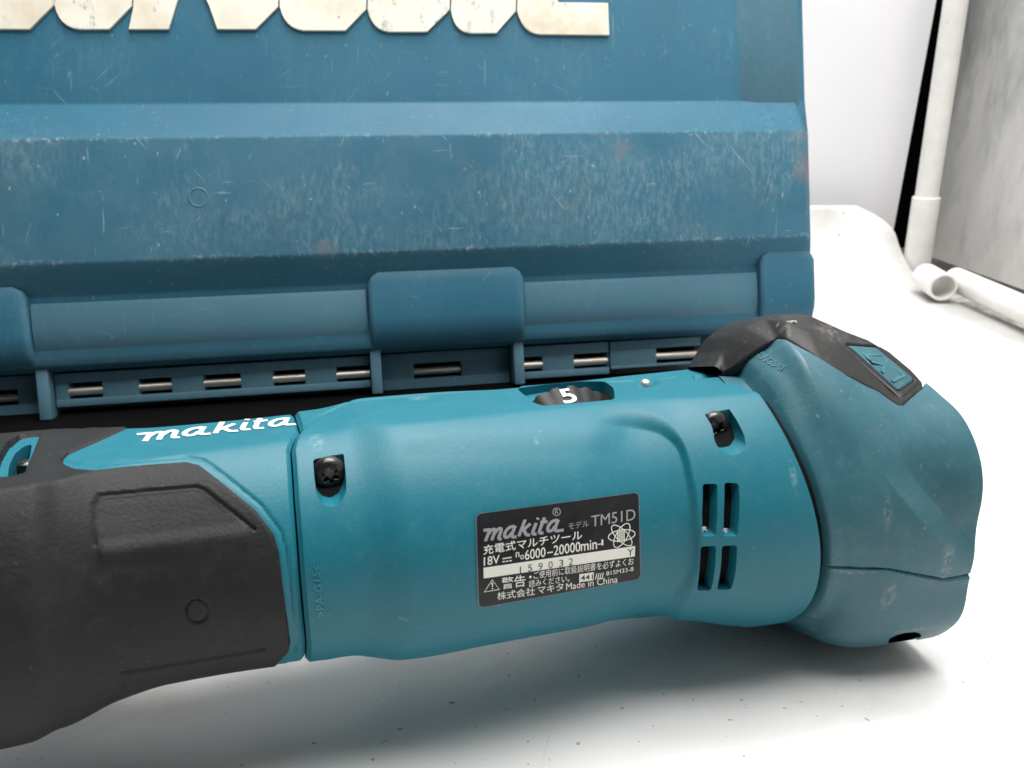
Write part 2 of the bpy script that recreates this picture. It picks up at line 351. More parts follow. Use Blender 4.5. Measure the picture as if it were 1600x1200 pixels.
# worn pale convex edges
pe = ramp(nt, geo.outputs['Pointiness'], [(.52, 0), (.60, 1)])
c = mix(nt, math_n(nt, 'MULTIPLY', pe, .5), c, (.20, .30, .34))
nt.links.new(c, b.inputs['Base Color'])
nt.links.new(math_n(nt, 'ADD', math_n(nt, 'MULTIPLY', film, .12), .52), b.inputs['Roughness']); b.inputs['Specular IOR Level'].default_value = .26; (lambda *k: None)(0)
n1 = bump(nt, b, rub, .00003, .5); bump(nt, b, noise(nt, 900, 2, .5), .00003, 1.0, n1)

MM = .001
def prism_x(bm, prof, x0, x1):                   # profile [(e, q)] in mm closed, extruded along x
    A = [bm.verts.new((x0 * MM, -e * MM, q * MM)) for e, q in prof]; B = [bm.verts.new((x1 * MM, -e * MM, q * MM)) for e, q in prof]; n = len(prof)
    for i in range(n): bm.faces.new([A[i], A[(i + 1) % n], B[(i + 1) % n], B[i]])
    bm.faces.new(A[::-1]); bm.faces.new(B)
def finish(bm, name, mat, parent, bev=0.0, seg=2, label=None, ang=25):
    bmesh.ops.recalc_face_normals(bm, faces=bm.faces)
    if bev > 0:
        es = [e for e in bm.edges if e.is_manifold and e.calc_face_angle(0) > R(ang)]
        bmesh.ops.bevel(bm, geom=es, offset=bev * MM, segments=seg, affect='EDGES', profile=.5, clamp_overlap=True)
    me = bpy.data.meshes.new(name); bm.to_mesh(me); bm.free(); return link_mesh(name, me, mat, parent, label, sharp=40)
XL, XR = -70.0, 397.8; HT = 290.0; DEP = -52.0   # case extents in mm
# shell: recessed upper face, sloping shelf, proud band, undercut and lower face
bm = bmesh.new(); prof = [(4, HT - 14), (4, 141.8), (14, 124.4), (14, 71), (5.2, 57), (5.2, 30), (4, 26), (-1, 23.5), (DEP, 23.5), (DEP, HT), (-8, HT)]
# the end of the band is chamfered: build sections along x
secs = [(XL, 0), (XR - 7, 0), (XR, 1)]
V = []; F = []; n = len(prof)
for x, k in secs:
    for (e, q) in prof:
        ee = e
        if k and e > 6: ee = e - 8.0
        V.append((x, ee, q))
bm = bmesh.new(); vs_ = [bm.verts.new((x * MM, -e * MM, q * MM)) for x, e, q in V]
for s in range(len(secs) - 1):
    for i in range(n): bm.faces.new([vs_[s * n + i], vs_[s * n + (i + 1) % n], vs_[(s + 1) * n + (i + 1) % n], vs_[(s + 1) * n + i]])
bm.faces.new(vs_[:n][::-1]); bm.faces.new(vs_[-n:])
shell = finish(bm, 'shell', case_m, case, .8, 3)
# raised rim up the right border of the upper face
bm = bmesh.new(); A = [(359.5, 3.9), (371.5, 4.6), (393.6, 4.6), (395.2, 3.9)]
lo = [bm.verts.new((x * MM, -e * MM, q * MM)) for (x, e), q in zip(A, (141.6, 137.3, 137.3, 138.2))]
hi = [bm.verts.new((x * MM, -e * MM, (HT - 15) * MM)) for x, e in A]
lob = [bm.verts.new((x * MM, -2.0 * MM, v.co.z)) for (x, e), v in zip(A, lo)]; hib = [bm.verts.new((x * MM, -2.0 * MM, (HT - 15) * MM)) for x, e in A]
for i in range(3):
    bm.faces.new([lo[i], lo[i + 1], hi[i + 1], hi[i]]); bm.faces.new([lob[i], hib[i], hib[i + 1], lob[i + 1]]); bm.faces.new([lo[i], lob[i], lob[i + 1], lo[i + 1]]); bm.faces.new([hi[i], hi[i + 1], hib[i + 1], hib[i]])
bm.faces.new([lo[0], hi[0], hib[0], lob[0]]); bm.faces.new([lo[3], lob[3], hib[3], hi[3]])
finish(bm, 'side_rim', case_m, case, .3, 2)

# lower cover panels between the hinge blocks, rolled under at their foot
def cover(x0, x1):
    bm = bmesh.new(); pr = [(2, 54.6), (5.9, 54.4), (6.9, 52.5), (7.0, 42), (6.4, 37), (4.6, 31.5), (1.8, 27.3), (-2, 25), (-6, 24), (-6, 54)]
    prism_x(bm, pr, x0, x1); return finish(bm, 'cover_panel', case_m, case, .4, 2, ang=40)
for x0, x1 in ((19.5, 166.5), (243.0, 366.5)): cover(x0, x1)
def block(x0, x1, qt):
    bm = bmesh.new(); pr = [(3, qt), (9.6, qt - 1.0), (10.4, qt - 6), (10.4, 40), (9.6, 35), (7.5, 30), (4.5, 26.5), (0, 24), (-8, 23), (-8, qt - 2)]
    k = 5.0
    # chamfered upper corners: three sections
    n = len(pr); S = []
    for x, dq, de in ((x0, 1, 1.2), (x0 + 1.6, .45, 0), (x0 + k, 0, 0), (x1 - k, 0, 0), (x1 - 1.6, .45, 0), (x1, 1, 1.2)):
        S.append([bm.verts.new((x * MM, -(e - de) * MM, (q - (k if q > qt - 3 else 0) * dq) * MM)) for e, q in pr])
    for a, b2 in zip(S[:-1], S[1:]):
        for i in range(n): bm.faces.new([a[i], a[(i + 1) % n], b2[(i + 1) % n], b2[i]])
    bm.faces.new(S[0][::-1]); bm.faces.new(S[-1]); return finish(bm, 'hinge_block', case_m, case, .5, 2, ang=30)
for x0, x1, qt in ((-58, 19.0, 63), (167.5, 242.5, 63), (367, 397.6, 65.5)): block(x0, x1, qt)
# support fins below the blocks
for x0 in (17.5, 166.5, 237.0):
    box('support_fin', np.array([x0, -2.5, 2.0 if x0 < 100 else 4.0]) * MM, np.array([x0 + 5.2, 20, 25.5]) * MM, case_m, case, .7 * MM)
# hinge knuckles (the blocks between the slots) and pins seen in the slots
def slot_s(u, v): return cpx(u, v, -1)[0]
pins = [(-40, 16, 621), (104, 157, 611), (215, 266, 604), (317, 375, 597), (426, 476, 589), (526, 577, 582), (648, 724, 577), (798, 849, 565), (899, 951, 559), (1028, 1097, 556)]
hin_d = {1: 0, 2: 0}
def knuckles(s0, s1, slots, q0, q1, ql, qh, ef):
    # rail below, rail above, blocks between the slots
    box('hinge_rail', np.array([s0, -ef, q0]) * MM, np.array([s1, max(14, -ef + 7), ql - .3]) * MM, case_m, case, .5 * MM)
    box('hinge_rail', np.array([s0, -ef, qh + .3]) * MM, np.array([s1, max(14, -ef + 7), q1]) * MM, case_m, case, .5 * MM)
    xs = [s0] + [x for p in slots for x in p] + [s1]
    for a, b2 in zip(xs[0::2], xs[1::2]):
        if b2 - a > .6: box('hinge_knuckle', np.array([a, -ef + .4, q0 + .5]) * MM, np.array([b2, max(14, -ef + 7), q1 - .5]) * MM, case_m, case, .6 * MM)
    box('hinge_backing', np.array([s0 + .2, max(10, -ef + 8), q0]) * MM, np.array([s1 - .2, max(18, -ef + 12), q1]) * MM, black_in, case)
sl1 = [(slot_s(a, y), slot_s(b2, y)) for a, b2, y in pins[1:6]]
knuckles(23.2, 166.2, sl1, 7.0, 22.5, 10.8, 17.6, -3.2)
sl2 = [(slot_s(a, y), slot_s(b2, y)) for a, b2, y in pins[7:9]]
knuckles(242.6, 288.0, sl2, 6.0, 22.5, 9.8, 16.8, -3.2)
sl3 = [(slot_s(a, y), slot_s(b2, y)) for a, b2, y in pins[9:10]]
knuckles(288.6, sl3[0][1] + .05, sl3, 8.2, 22.5, 10.0, 17.5, -2.4)
knuckles(172.2, 236.6, [(slot_s(648, 577), slot_s(724, 577))], 3.0, 22.5, 9.8, 16.6, -9)
knuckles(-60, 17.2, [(-50, slot_s(16, 621))], 3.0, 22.5, 9.5, 16.0, -9)
for (s0, s1, q, e) in ((23.4, 166, 13.9, -5.6), (242.8, 288, 12.9, -5.6), (288.8, 352, 13.4, -5.2), (172.4, 236.4, 12.8, -12.5), (-59, 17, 12.4, -12.5)):
    me = tube_mesh('hinge_pin', np.array([s0, -e, q]) * MM, np.array([s1, -e, q]) * MM, 1.9 * MM, n=24); link_mesh('hinge_pin', me, steel, case, sharp=40)
# rear half of the case and black boxes put in for the shade beneath it
box('rear_half', np.array([XL, 53.5, 4.0]) * MM, np.array([XR - 6, 100, HT - 2]) * MM, case_m, case, 4 * MM, 3)
box('under_case_shade', np.array([XL, 12.5, -1.0]) * MM, np.array([286, 52, 2.6]) * MM, black_in, case, .6 * MM, 2)
box('under_case_shade', np.array([172.5, 23, 2.7]) * MM, np.array([286, 52, 23.0]) * MM, black_in, case, .6 * MM, 2)
box('under_case_shade', np.array([XL, 23, 2.7]) * MM, np.array([172, 52, 23.0]) * MM, black_in, case, .6 * MM, 2)

# added flat black strip: fills the near-black gap, cuts bounce onto the case
bm = bmesh.new(); box_bm(bm, (-.09, -.095, 0), (.352, .012, .0016), .0004, 2); me = bpy.data.meshes.new('dark_gap_filler'); bm.to_mesh(me); bm.free()
st = link_mesh('dark_gap_filler', me, dark_m, None, 'added flat black strip filling the near-black gap between the case and the tool', sharp=40); st['category'] = 'strip'
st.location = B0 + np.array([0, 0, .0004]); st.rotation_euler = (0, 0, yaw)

# gate mark ring on the band
c0 = cpx(310, 308, 14); an = np.linspace(0, 2 * math.pi, 40, endpoint=False); Vr = []; Fr = []
for (rr, e) in ((4.35, 13.95), (4.2, 14.22), (3.85, 14.22), (3.7, 13.95)):
    for t in an: Vr.append(((c0[0] + rr * math.cos(t)) * MM, -e * MM, (c0[1] + rr * math.sin(t)) * MM))
for i in range(3):
    for j in range(40): Fr.append((i * 40 + j, i * 40 + (j + 1) % 40, (i + 1) * 40 + (j + 1) % 40, (i + 1) * 40 + j))
ring_m = plastic('pale_scuffed_blue', (.055, .17, .23), .5, dust_amt=.5)
link_mesh('gate_mark', recalc(mesh_pd('gate_mark', Vr, Fr)), ring_m, case)

# raised cream letters (only their feet are in the picture; they go on above it)
cream, nt, b = new_mat('worn_cream_paint')
wk = ramp(nt, noise(nt, 160, 7, .75, mapping=dict(scale=(1, 1, .6))), [(.555, 0), (.61, 1)]); wm = ramp(nt, noise(nt, 26, 4, .6), [(.46, 0), (.60, 1)])
c = mix(nt, ramp(nt, noise(nt, 22, 4, .6, mapping=dict(loc=(2, 5, 1))), [(.48, 0), (.72, 1)]), (.80, .77, .67), (.56, .47, .32))
c = mix(nt, math_n(nt, 'MULTIPLY', math_n(nt, 'MULTIPLY', wk, wm), .9), c, (.10, .17, .22))
nt.links.new(c, b.inputs['Base Color']); b.inputs['Roughness'].default_value = .5; bump(nt, b, wk, .0001, .5)
def arc(p0, p1, p2, n=7): return [tuple((1 - s) ** 2 * np.array(p0) + 2 * s * (1 - s) * np.array(p1) + s * s * np.array(p2)) for s in np.linspace(0, 1, n)]
UP_ = -150
letters = [
    [(-140, 46), (48, 47), (85, 10), (88, 6), (150, UP_), (-140, UP_)],
    arc((86, 8), (93, 44), (125, 47)) + [(172, 47), (207, 11), (214, UP_), (84, UP_)],
    [(209, 14), (202, 47), (265, 47), (283, -14), (300, UP_), (216, UP_)],
    [(314, -16), (327, 10), (340, 47), (400, 47), (435, 12), (440, UP_), (306, UP_)],
    arc((437, 11), (444, 46), (475, 49)) + [(540, 49), (572, 16), (580, UP_), (442, UP_)],
    arc((574, 15), (580, 48), (607, 51)) + [(667, 51), (702, 17), (710, UP_), (582, UP_)],
    arc((704, 17), (708, 50), (733, 53)) + [(775, 53), (805, 19), (812, UP_), (712, UP_)],
    arc((807, 18), (815, 53), (843, 55)) + [(951, 56), (949, 6), (872, 5), (866, -4), (905, UP_), (814, UP_)],
]
for L in letters:
    pts = [cpx(u, v, 4) for u, v in L]; bm = bmesh.new()
    a = [bm.verts.new((s * MM, -3.8 * MM, q * MM)) for s, q in pts]; t = [bm.verts.new((s * MM, -5.3 * MM, q * MM)) for s, q in pts]; n = len(pts)
    bm.faces.new(a); bm.faces.new(t[::-1])
    for i in range(n): bm.faces.new([a[i], t[i], t[(i + 1) % n], a[(i + 1) % n]])
    finish(bm, 'raised_letter', cream, case, .15, 1, ang=20)

# ================================================================== THE POWER TOOL
ty, tt_ = R(18), R(-2.7)
ta = np.array([math.cos(ty) * math.cos(tt_), math.sin(ty) * math.cos(tt_), math.sin(tt_)]); tw = np.array([-math.sin(ty), math.cos(ty), 0]); th = np.cross(ta, tw)
TO = np.array([.05847, .2041, .04185])           # axis point at the collar; local frame: x along, y away, z up (mm)
TBASE = TO - th * .0400
M = Matrix.Identity(4)
for i in range(3): M[i][0] = ta[i]; M[i][1] = tw[i]; M[i][2] = th[i]; M[i][3] = TBASE[i]
tool = empty('multi_tool', 'teal and black cordless oscillating tool lying on the white sheet', 'power tool', M)
ZB = 40.0                                         # local z of the axis above the empty, mm
def L2W(P): return TO + (P[..., 0:1] * ta + P[..., 1:2] * tw + P[..., 2:3] * th) * .001
def to_px(P):
    q = L2W(np.asarray(P, float)) - CAM; z = q @ FWD; return 800 + FPX * (q @ RGT) / z, 600 - FPX * (q @ UPV) / z
CAML = np.array([(CAM - TO) @ ta, (CAM - TO) @ tw, (CAM - TO) @ th]) * 1000
def rayL(u, v):
    d = ray(u, v); d = np.array([d @ ta, d @ tw, d @ th]); return d / np.linalg.norm(d)
def on_local(u, v, axis, val):                    # ray meets local plane axis=val (mm)
    d = rayL(u, v); k = (val - CAML[axis]) / d[axis]; return CAML + k * d
def base_shift(P): Q = np.array(P, float); Q[..., 2] += ZB; return Q

def cub(x, xk, yk):
    xk = np.asarray(xk, float); yk = np.asarray(yk, float); h = np.diff(xk); s = np.diff(yk) / h; m = np.zeros(len(xk)); m[0] = s[0]; m[-1] = s[-1]
    for i in range(1, len(xk) - 1):
        m[i] = 0 if s[i - 1] * s[i] <= 0 else 2 * s[i - 1] * s[i] / (s[i - 1] + s[i])
    x = np.clip(x, xk[0], xk[-1]); i = np.clip(np.searchsorted(xk, x) - 1, 0, len(xk) - 2); t = (x - xk[i]) / h[i]
    return (1 + 2 * t) * (1 - t) ** 2 * yk[i] + t * (1 - t) ** 2 * h[i] * m[i] + t * t * (3 - 2 * t) * yk[i + 1] + t * t * (t - 1) * h[i] * m[i + 1]
RK = [(-300, 30), (-262, 34), (-215, 34.5), (-174, 35.2), (-162, 34.2), (-152, 30.6), (-142, 28.8), (-130, 28.5), (-112, 28.9), (-103, 29.5), (-93, 31.9), (-85, 32.2), (-65, 31.8), (-45, 31.6), (-29, 32.4), (-20, 33.8), (-10, 34.9), (0, 35.6), (14, 36)]
DK = [(-300, 23), (-215, 23.6), (-165, 24.2), (-146, 25.2), (-112, 26.6), (-107, 26.9), (-97, 28.5), (-60, 28.9), (-20, 29.8), (14, 31)]
F0 = R(-9); EB = .885
def r_base(t, ph, pn=110):
    r = cub(t, *zip(*RK)); d = cub(t, *zip(*DK))
    cb_ = np.minimum(np.cos(ph), 0); eb = EB + .12 * smooth((t + 22) / 20); et = 1 + .085 * smooth((R(5) - ph) / R(20)); r = r / np.sqrt(np.sin(ph) ** 2 + (np.maximum(np.cos(ph), 0) / et) ** 2 + (cb_ / eb) ** 2)
    c = np.cos(ph - F0); pl = np.where(c > .15, d / np.maximum(c, .15), 1e3)
    return (r ** -pn + pl ** -pn) ** (-1 / pn)
def pol(t, ph, r): return np.stack(np.broadcast_arrays(t, -r * np.sin(ph), r * np.cos(ph)), -1)
PH = np.radians(np.r_[np.arange(-180, -50, 4.0), np.arange(-50, 150, .55), np.arange(150, 180, 4.0)])
VIS = (PH > R(-60)) & (PH < R(150))

# a smooth reference surface for locating pixels on the body
tg = np.linspace(-240, 14, 255); Tg, Pg = np.meshgrid(tg, PH, indexing='ij')
V, Q = grid_mesh('ref', pol(Tg, Pg, r_base(Tg, Pg)), wrap=True, mm=1.0)
BV = BVHTree.FromPolygons([tuple(v) for v in V], [tuple(int(i) for i in q) for q in Q])
def hits(pts, bv):
    return [p for p in (hit(u, v, bv)[0] for u, v in pts) if p is not None]
def hit(u, v, bv=None):
    d = rayL(u, v); p, nrm, i, dist = (bv or BV).ray_cast(Vector(CAML), Vector(d))
    return (np.array(p), np.array(nrm)) if p is not None else (None, None)
def tphi(pts):
    out = []
    for u, v in pts:
        p, _ = hit(u, v)
        if p is not None: out.append((math.atan2(-p[1], p[2]), p[0]))
    return np.array(sorted(out))
seam_pp = tphi([(470, 674), (460, 690), (456, 706), (458, 730), (461, 780), (465, 830), (470, 900), (476, 965), (480, 1005)])
end_pp = tphi([(1140, 588), (1165, 608), (1200, 642), (1228, 680), (1250, 715), (1264, 755), (1275, 800), (1280, 850), (1279, 890), (1265, 945), (1250, 972)])
print('SEAM', np.round(np.c_[np.degrees(seam_pp[:, 0]), seam_pp[:, 1]], 1).tolist()); print('END', np.round(np.c_[np.degrees(end_pp[:, 0]), end_pp[:, 1]], 1).tolist())
def smooth_curve(pp, deg):
    c = np.polyfit(pp[:, 0], pp[:, 1], deg); return lambda ph: np.polyval(c, np.clip(ph, pp[0, 0] - .1, pp[-1, 0] + .1))
t_seam = lambda ph: np.interp(ph, seam_pp[:, 0], seam_pp[:, 1])
t_end = smooth_curve(end_pp, 3)

def tool_mesh(name, P, mats, parent=None, cap=True, keep=None, sharp=38, bv=False, finish_obj=True):
    V, Q = grid_mesh(name, base_shift(P), wrap=True, keep=keep); n, m = P.shape[:2]
    extra = [tuple(range(m))[::-1], tuple(range((n - 1) * m, n * m))] if cap else ()
    me = recalc(np_mesh(name, V, Q, extra)) if keep is None else np_mesh(name, V, Q)
    if keep is not None:
        bm = bmesh.new(); bm.from_mesh(me); bmesh.ops.delete(bm, geom=[v for v in bm.verts if not v.link_faces], context='VERTS'); bmesh.ops.recalc_face_normals(bm, faces=bm.faces); bm.to_mesh(me); bm.free()
    return link_mesh(name, me, mats, parent or tool, sharp=sharp)

def groove(U, V_, pts, wpx, depth, closed=False): return -depth * (1 - smooth(seg_dist(U, V_, pts, closed) / wpx))
vmask = lambda Ph: ((Ph > R(-38)) & (Ph < R(140))).astype(float)

# ---- motor housing -------------------------------------------------
inset = rounded([(622, 662), (800, 650), (985, 638), (1045, 655), (1073, 700), (1088, 770), (1096, 870), (1078, 935), (1050, 985), (900, 1010), (560, 1060), (520, 980), (535, 850), (552, 765), (590, 690)], 28, 6)
def motor_r(T, Ph):
    r = r_base(T, Ph); U, V_ = to_px(pol(T, Ph, r)); k = vmask(Ph)
    sd = poly_sd(U, V_, inset)
    wid = 10 + 60 * smooth((760 - U) / 170) + 16 * smooth((V_ - 880) / 80) + 20 * smooth((700 - V_) / 50)
    dep = .35 + 1.35 * smooth((U - 900) / 110); dep = dep * (1 - smooth((715 - V_) / 45) * smooth((985 - U) / 70))
    d = .6 - dep * smooth(sd / wid)
    d = np.where(k > 0, d, -.3)
    d += k * groove(U, V_, [(475, 670), (500, 653), (545, 632), (562, 629), (700, 617), (812, 607)], 2.2, .55)
    d += k * groove(U, V_, [(950, 600), (990, 598)], 2.0, .5) + k * groove(U, V_, [(1030, 596), (1060, 592)], 2.0, .35)
    d += k * groove(U, V_, [(1086, 592), (1130, 588)], 4.0, 1.0)
    d += k * -1.6 * (1 - smooth(np.hypot((U - 1010) / 24, (V_ - 600) / 10)))
    # soft lip along both ends
    return r + d
N_T = 430
s = np.linspace(0, 1, N_T)[:, None]; Ph = PH[None, :]
T = t_seam(Ph) + (t_end(Ph) - t_seam(Ph)) * s
Tm, Pm = T, np.broadcast_to(Ph, T.shape)
rm = motor_r(Tm, Pm)
edge_in = np.minimum(Tm - t_seam(Pm), t_end(Pm) - Tm); rm = rm - .9 * (1 - smooth(edge_in / .9)) * (edge_in < .9)
Pmot = pol(Tm, Pm, rm)
V, Q = grid_mesh('b', Pmot, wrap=True, mm=1.0); BVM = BVHTree.FromPolygons([tuple(v) for v in V], [tuple(int(i) for i in q) for q in Q])
motor = tool_mesh('motor_housing', Pmot, [teal, black_in])

# cutters: straight recesses let into the housing
def cutter(pts_px, axis, outer, inner, mats=(0, 0), bv=None, rnd=0):
    pts = rounded(pts_px, rnd, 5) if rnd else np.asarray(pts_px, float); H = [hit(u, v, bv or BVM)[0] for u, v in pts]
    H = [p for p in H if p is not None]; mean = np.mean(H, 0); A = []; B_ = []
    for p in H:
        a = p.copy(); a[axis] = outer; b2 = p.copy(); b2[axis] = inner if inner is not None else mean[axis] + 6.0; A.append(a); B_.append(b2)
    return A, B_, mats
def add_cut(bm, A, B_, mats):
    a = [bm.verts.new(base_shift(p) * MM) for p in A]; b2 = [bm.verts.new(base_shift(p) * MM) for p in B_]; n = len(a)
    f = bm.faces.new(a); f.material_index = mats[0]; f = bm.faces.new(b2[::-1]); f.material_index = mats[1]
    for i in range(n): f = bm.faces.new([a[i], b2[i], b2[(i + 1) % n], a[(i + 1) % n]]); f.material_index = mats[0]
P1 = rounded([(489, 718), (537, 708), (541, 748), (541, 768), (533, 786), (520, 793), (506, 790), (495, 775), (491, 745)], 4, 3)
P2 = rounded([(1097, 641), (1138, 637), (1151, 656), (1163, 680), (1166, 697), (1157, 709), (1142, 712), (1126, 706), (1117, 690), (1112, 665)], 4, 3)
VENTS = [[(1098, 756), (1121, 756), (1121, 790), (1119, 838), (1097, 838), (1097, 800)], [(1132, 754), (1154, 755), (1156, 785), (1152, 838), (1130, 838), (1131, 800)],
         [(1095, 854), (1119, 853), (1117, 890), (1111, 923), (1089, 923), (1093, 890)], [(1128, 853), (1152, 852), (1150, 890), (1143, 921), (1120, 922), (1126, 890)]]
WIN = rounded([(807, 607), (850, 601), (906, 596), (945, 596), (959, 606), (961, 624), (900, 630), (848, 634), (833, 629)], 5, 3)
bmc = bmesh.new()
cuts = []
f1 = np.mean(hits(P1, BVM), 0)[1] + 5.6; f2 = np.mean(hits(P2, BVM), 0)[1] + 5.2
cuts.append(cutter(P1, 1, -60, f1)); cuts.append(cutter(P2, 1, -60, f2))
for vpx in VENTS: cuts.append(cutter(vpx, 1, -60, None, (0, 1), rnd=5))
ztop = np.mean(hits(WIN, BVM), 0)[2]
cuts.append(cutter(WIN, 2, 60, ztop - 4.2, (0, 0)))
for (u, v, rr) in ((540, 1024, 4.6), (1122, 976, 4.6)):
    c_ = on_local(u, v, 1, -16.0); an = np.linspace(0, 2 * math.pi, 24, endpoint=False)
    cuts.append(([np.array([c_[0] + rr * math.cos(t), -60, c_[2] + rr * math.sin(t)]) for t in an], [np.array([c_[0] + rr * math.cos(t), -6, c_[2] + rr * math.sin(t)]) for t in an], (0, 1)))
for A, B_, mt in cuts: add_cut(bmc, A, B_, mt)
bmesh.ops.recalc_face_normals(bmc, faces=bmc.faces)
cme = bpy.data.meshes.new('cut'); bmc.to_mesh(cme); bmc.free(); cme.materials.append(teal); cme.materials.append(black_in)
def boolean_cut(target, cme):
    co = bpy.data.objects.new('cut', cme); COL.objects.link(co); co.parent = tool
    md = target.modifiers.new('b', 'BOOLEAN'); md.object = co; md.operation = 'DIFFERENCE'; md.solver = 'EXACT'
    bpy.context.view_layer.update(); dg = bpy.context.evaluated_depsgraph_get()
    me = bpy.data.meshes.new_from_object(target.evaluated_get(dg)); target.modifiers.clear(); target.data = me
    me.polygons.foreach_set('use_smooth', np.ones(len(me.polygons), bool)); me.set_sharp_from_angle(angle=R(38))
    bpy.data.objects.remove(co)
boolean_cut(motor, cme)

# screws in the two pockets
def screw_mesh():
    n = 48; an = np.linspace(0, 2 * math.pi, n, endpoint=False); V = []; F = []
    star = 1.55 + .42 * np.cos(6 * an)
    rings = [(np.full(n, 3.5), 0), (np.full(n, 3.55), .9), (np.full(n, 3.2), 1.6), (np.full(n, 2.6), 2.05), (star * 1.08, 2.25), (star, 2.15), (star * .9, .9)]
    for rr, z in rings:
        for a, r_ in zip(an, rr): V.append((r_ * math.cos(a), -z, r_ * math.sin(a)))
    for i in range(len(rings) - 1):
        for j in range(n): F.append((i * n + j, i * n + (j + 1) % n, (i + 1) * n + (j + 1) % n, (i + 1) * n + j))
    F.append(tuple(range((len(rings) - 1) * n, len(rings) * n)))
    return recalc(mesh_pd('screw', np.array(V) * MM, F))
sme = screw_mesh()
for (u, v, fl) in ((516, 743, f1 - 1.0), (1121, 668, f2 + .2)):
    c_ = on_local(u, v, 1, fl - 2.0); o = link_mesh('screw', sme if not sme.users else sme.copy(), screw_m, tool, sharp=30)
    o.location = Vector(base_shift(np.array([c_[0], fl + .02, c_[2]])) * MM); o.rotation_euler = (0, random.random(), 0)

# speed dial in the top window: ribbed wheel with its number
wc = on_local(893, 618, 2, ztop - 1.0); dial_r = 17.0; y0, y1 = wc[1] - 3.4, wc[1] + 3.2; zc = ztop + .3 - dial_r
V = []; F = []; n = 144
for (yy, sc) in ((y0, .84), (y0 + .3, .85), (y1 - .9, 1), (y1, .97)):
    for j in range(n):
        a = 2 * math.pi * j / n; kn = .55 if (j % 6) in (0, 1, 2) and yy > y0 + 2 else 0.0; rr = dial_r * sc + (kn if yy > y1 - 1 else 0)
        V.append((wc[0] + rr * math.sin(a), yy, zc + rr * math.cos(a)))
for i in range(3):
    for j in range(n): F.append((i * n + j, i * n + (j + 1) % n, (i + 1) * n + (j + 1) % n, (i + 1) * n + j))
F += [tuple(range(n)), tuple(range(3 * n, 4 * n))[::-1]]
dial_m = plastic('black_dial_plastic', (.009, .009, .010), .5, spec=.3, dust=(.2, .2, .2), dust_amt=.2)
dial = link_mesh('speed_dial', recalc(mesh_pd('speed_dial', base_shift(np.array(V)) * MM, F)), dial_m, tool, sharp=30)
print_w, nt, b = new_mat('white_print'); b.inputs['Base Color'].default_value = (.80, .80, .78, 1); b.inputs['Roughness'].default_value = .5
tv, tf = fit_text('5', -2.1, -.0, 2.1, 1.0, bold=0.0135)
pts = []
for x, y in tv:
    a = (x - 1.2) / dial_r; yy = y0 + .5 + y * 4.6
    rr = dial_r * np.interp(yy, [y0 + .3, y1 - .9], [.85, 1.0]) + .42; pts.append((wc[0] + rr * math.sin(a), yy, zc + rr * math.cos(a)))
link_mesh('dial_number', mesh_pd('dial_number', base_shift(np.array(pts)) * MM, tf), print_w, dial, smoothf=False)

# small steel ball on the top seam
p_, n_ = hit(1008, 602, BVM)
bm = bmesh.new(); bmesh.ops.create_uvsphere(bm, u_segments=20, v_segments=12, radius=1.5 * MM); me = bpy.data.meshes.new('steel_pin'); bm.to_mesh(me); bm.free()
o = link_mesh('steel_pin', me, steel, tool); o.location = Vector(base_shift(p_ + n_ * .2) * MM)

# ---- front housing --------------------------------------------------
s = np.linspace(0, 1, 300)[:, None]; T0 = -262.0
Tf = T0 + (t_seam(Ph) - .38 - T0) * s ** .9; Pf = np.broadcast_to(Ph, Tf.shape)
rub_edge = [(98, 722), (108, 712), (150, 694), (200, 671), (480, 636), (640, 600), (640, 1070), (422, 1050), (440, 1030), (452, 1017), (455, 1003), (449, 960), (441, 900), (437, 862), (429, 835), (400, 797), (345, 752), (312, 727), (290, 722), (200, 729), (150, 735), (118, 733), (104, 728)]
SWO = [(-6, 752), (3, 724), (14, 704), (32, 689), (62, 682), (52, 715), (40, 745), (20, 750)]
def front_r(T, Ph):
    r = r_base(T, Ph); U, V_ = to_px(pol(T, Ph, r)); k = vmask(Ph)
    lip = [(98, 722), (130, 727), (200, 722), (292, 714), (318, 719), (352, 744), (408, 790), (438, 830), (447, 862), (451, 900), (459, 960), (465, 1003), (462, 1020)]
    under = smooth((-poly_sd(U, V_, rub_edge) - 5) / 8) * (1 - smooth((poly_sd(U, V_, SWO) + 10) / 8))
    return r + k * groove(U, V_, lip, 4.0, .35) + .1 - 2.2 * k * under
rf = front_r(Tf, Pf); e_in = t_seam(Pf) - .38 - Tf; rf = rf - .8 * (1 - smooth(e_in / .8)) * (e_in < .8)
front = tool_mesh('front_housing', pol(Tf, Pf, rf), [teal])
V, Q = grid_mesh('b', pol(Tf, Pf, rf), wrap=True, mm=1.0); BVF = BVHTree.FromPolygons([tuple(v) for v in V], [tuple(int(i) for i in q) for q in Q])
# dark core seen in the joint
Tc = np.linspace(-130, 10, 40)[:, None] + 0 * Ph; Pc = np.broadcast_to(Ph, Tc.shape)
Tc2 = np.where(Tc > -20, np.minimum(Tc, t_end(Pc) + 3), Tc)
tool_mesh('inner_core', pol(Tc2, Pc, np.minimum(r_base(Tc2, Pc) - 2.6, 60)), [black_in])

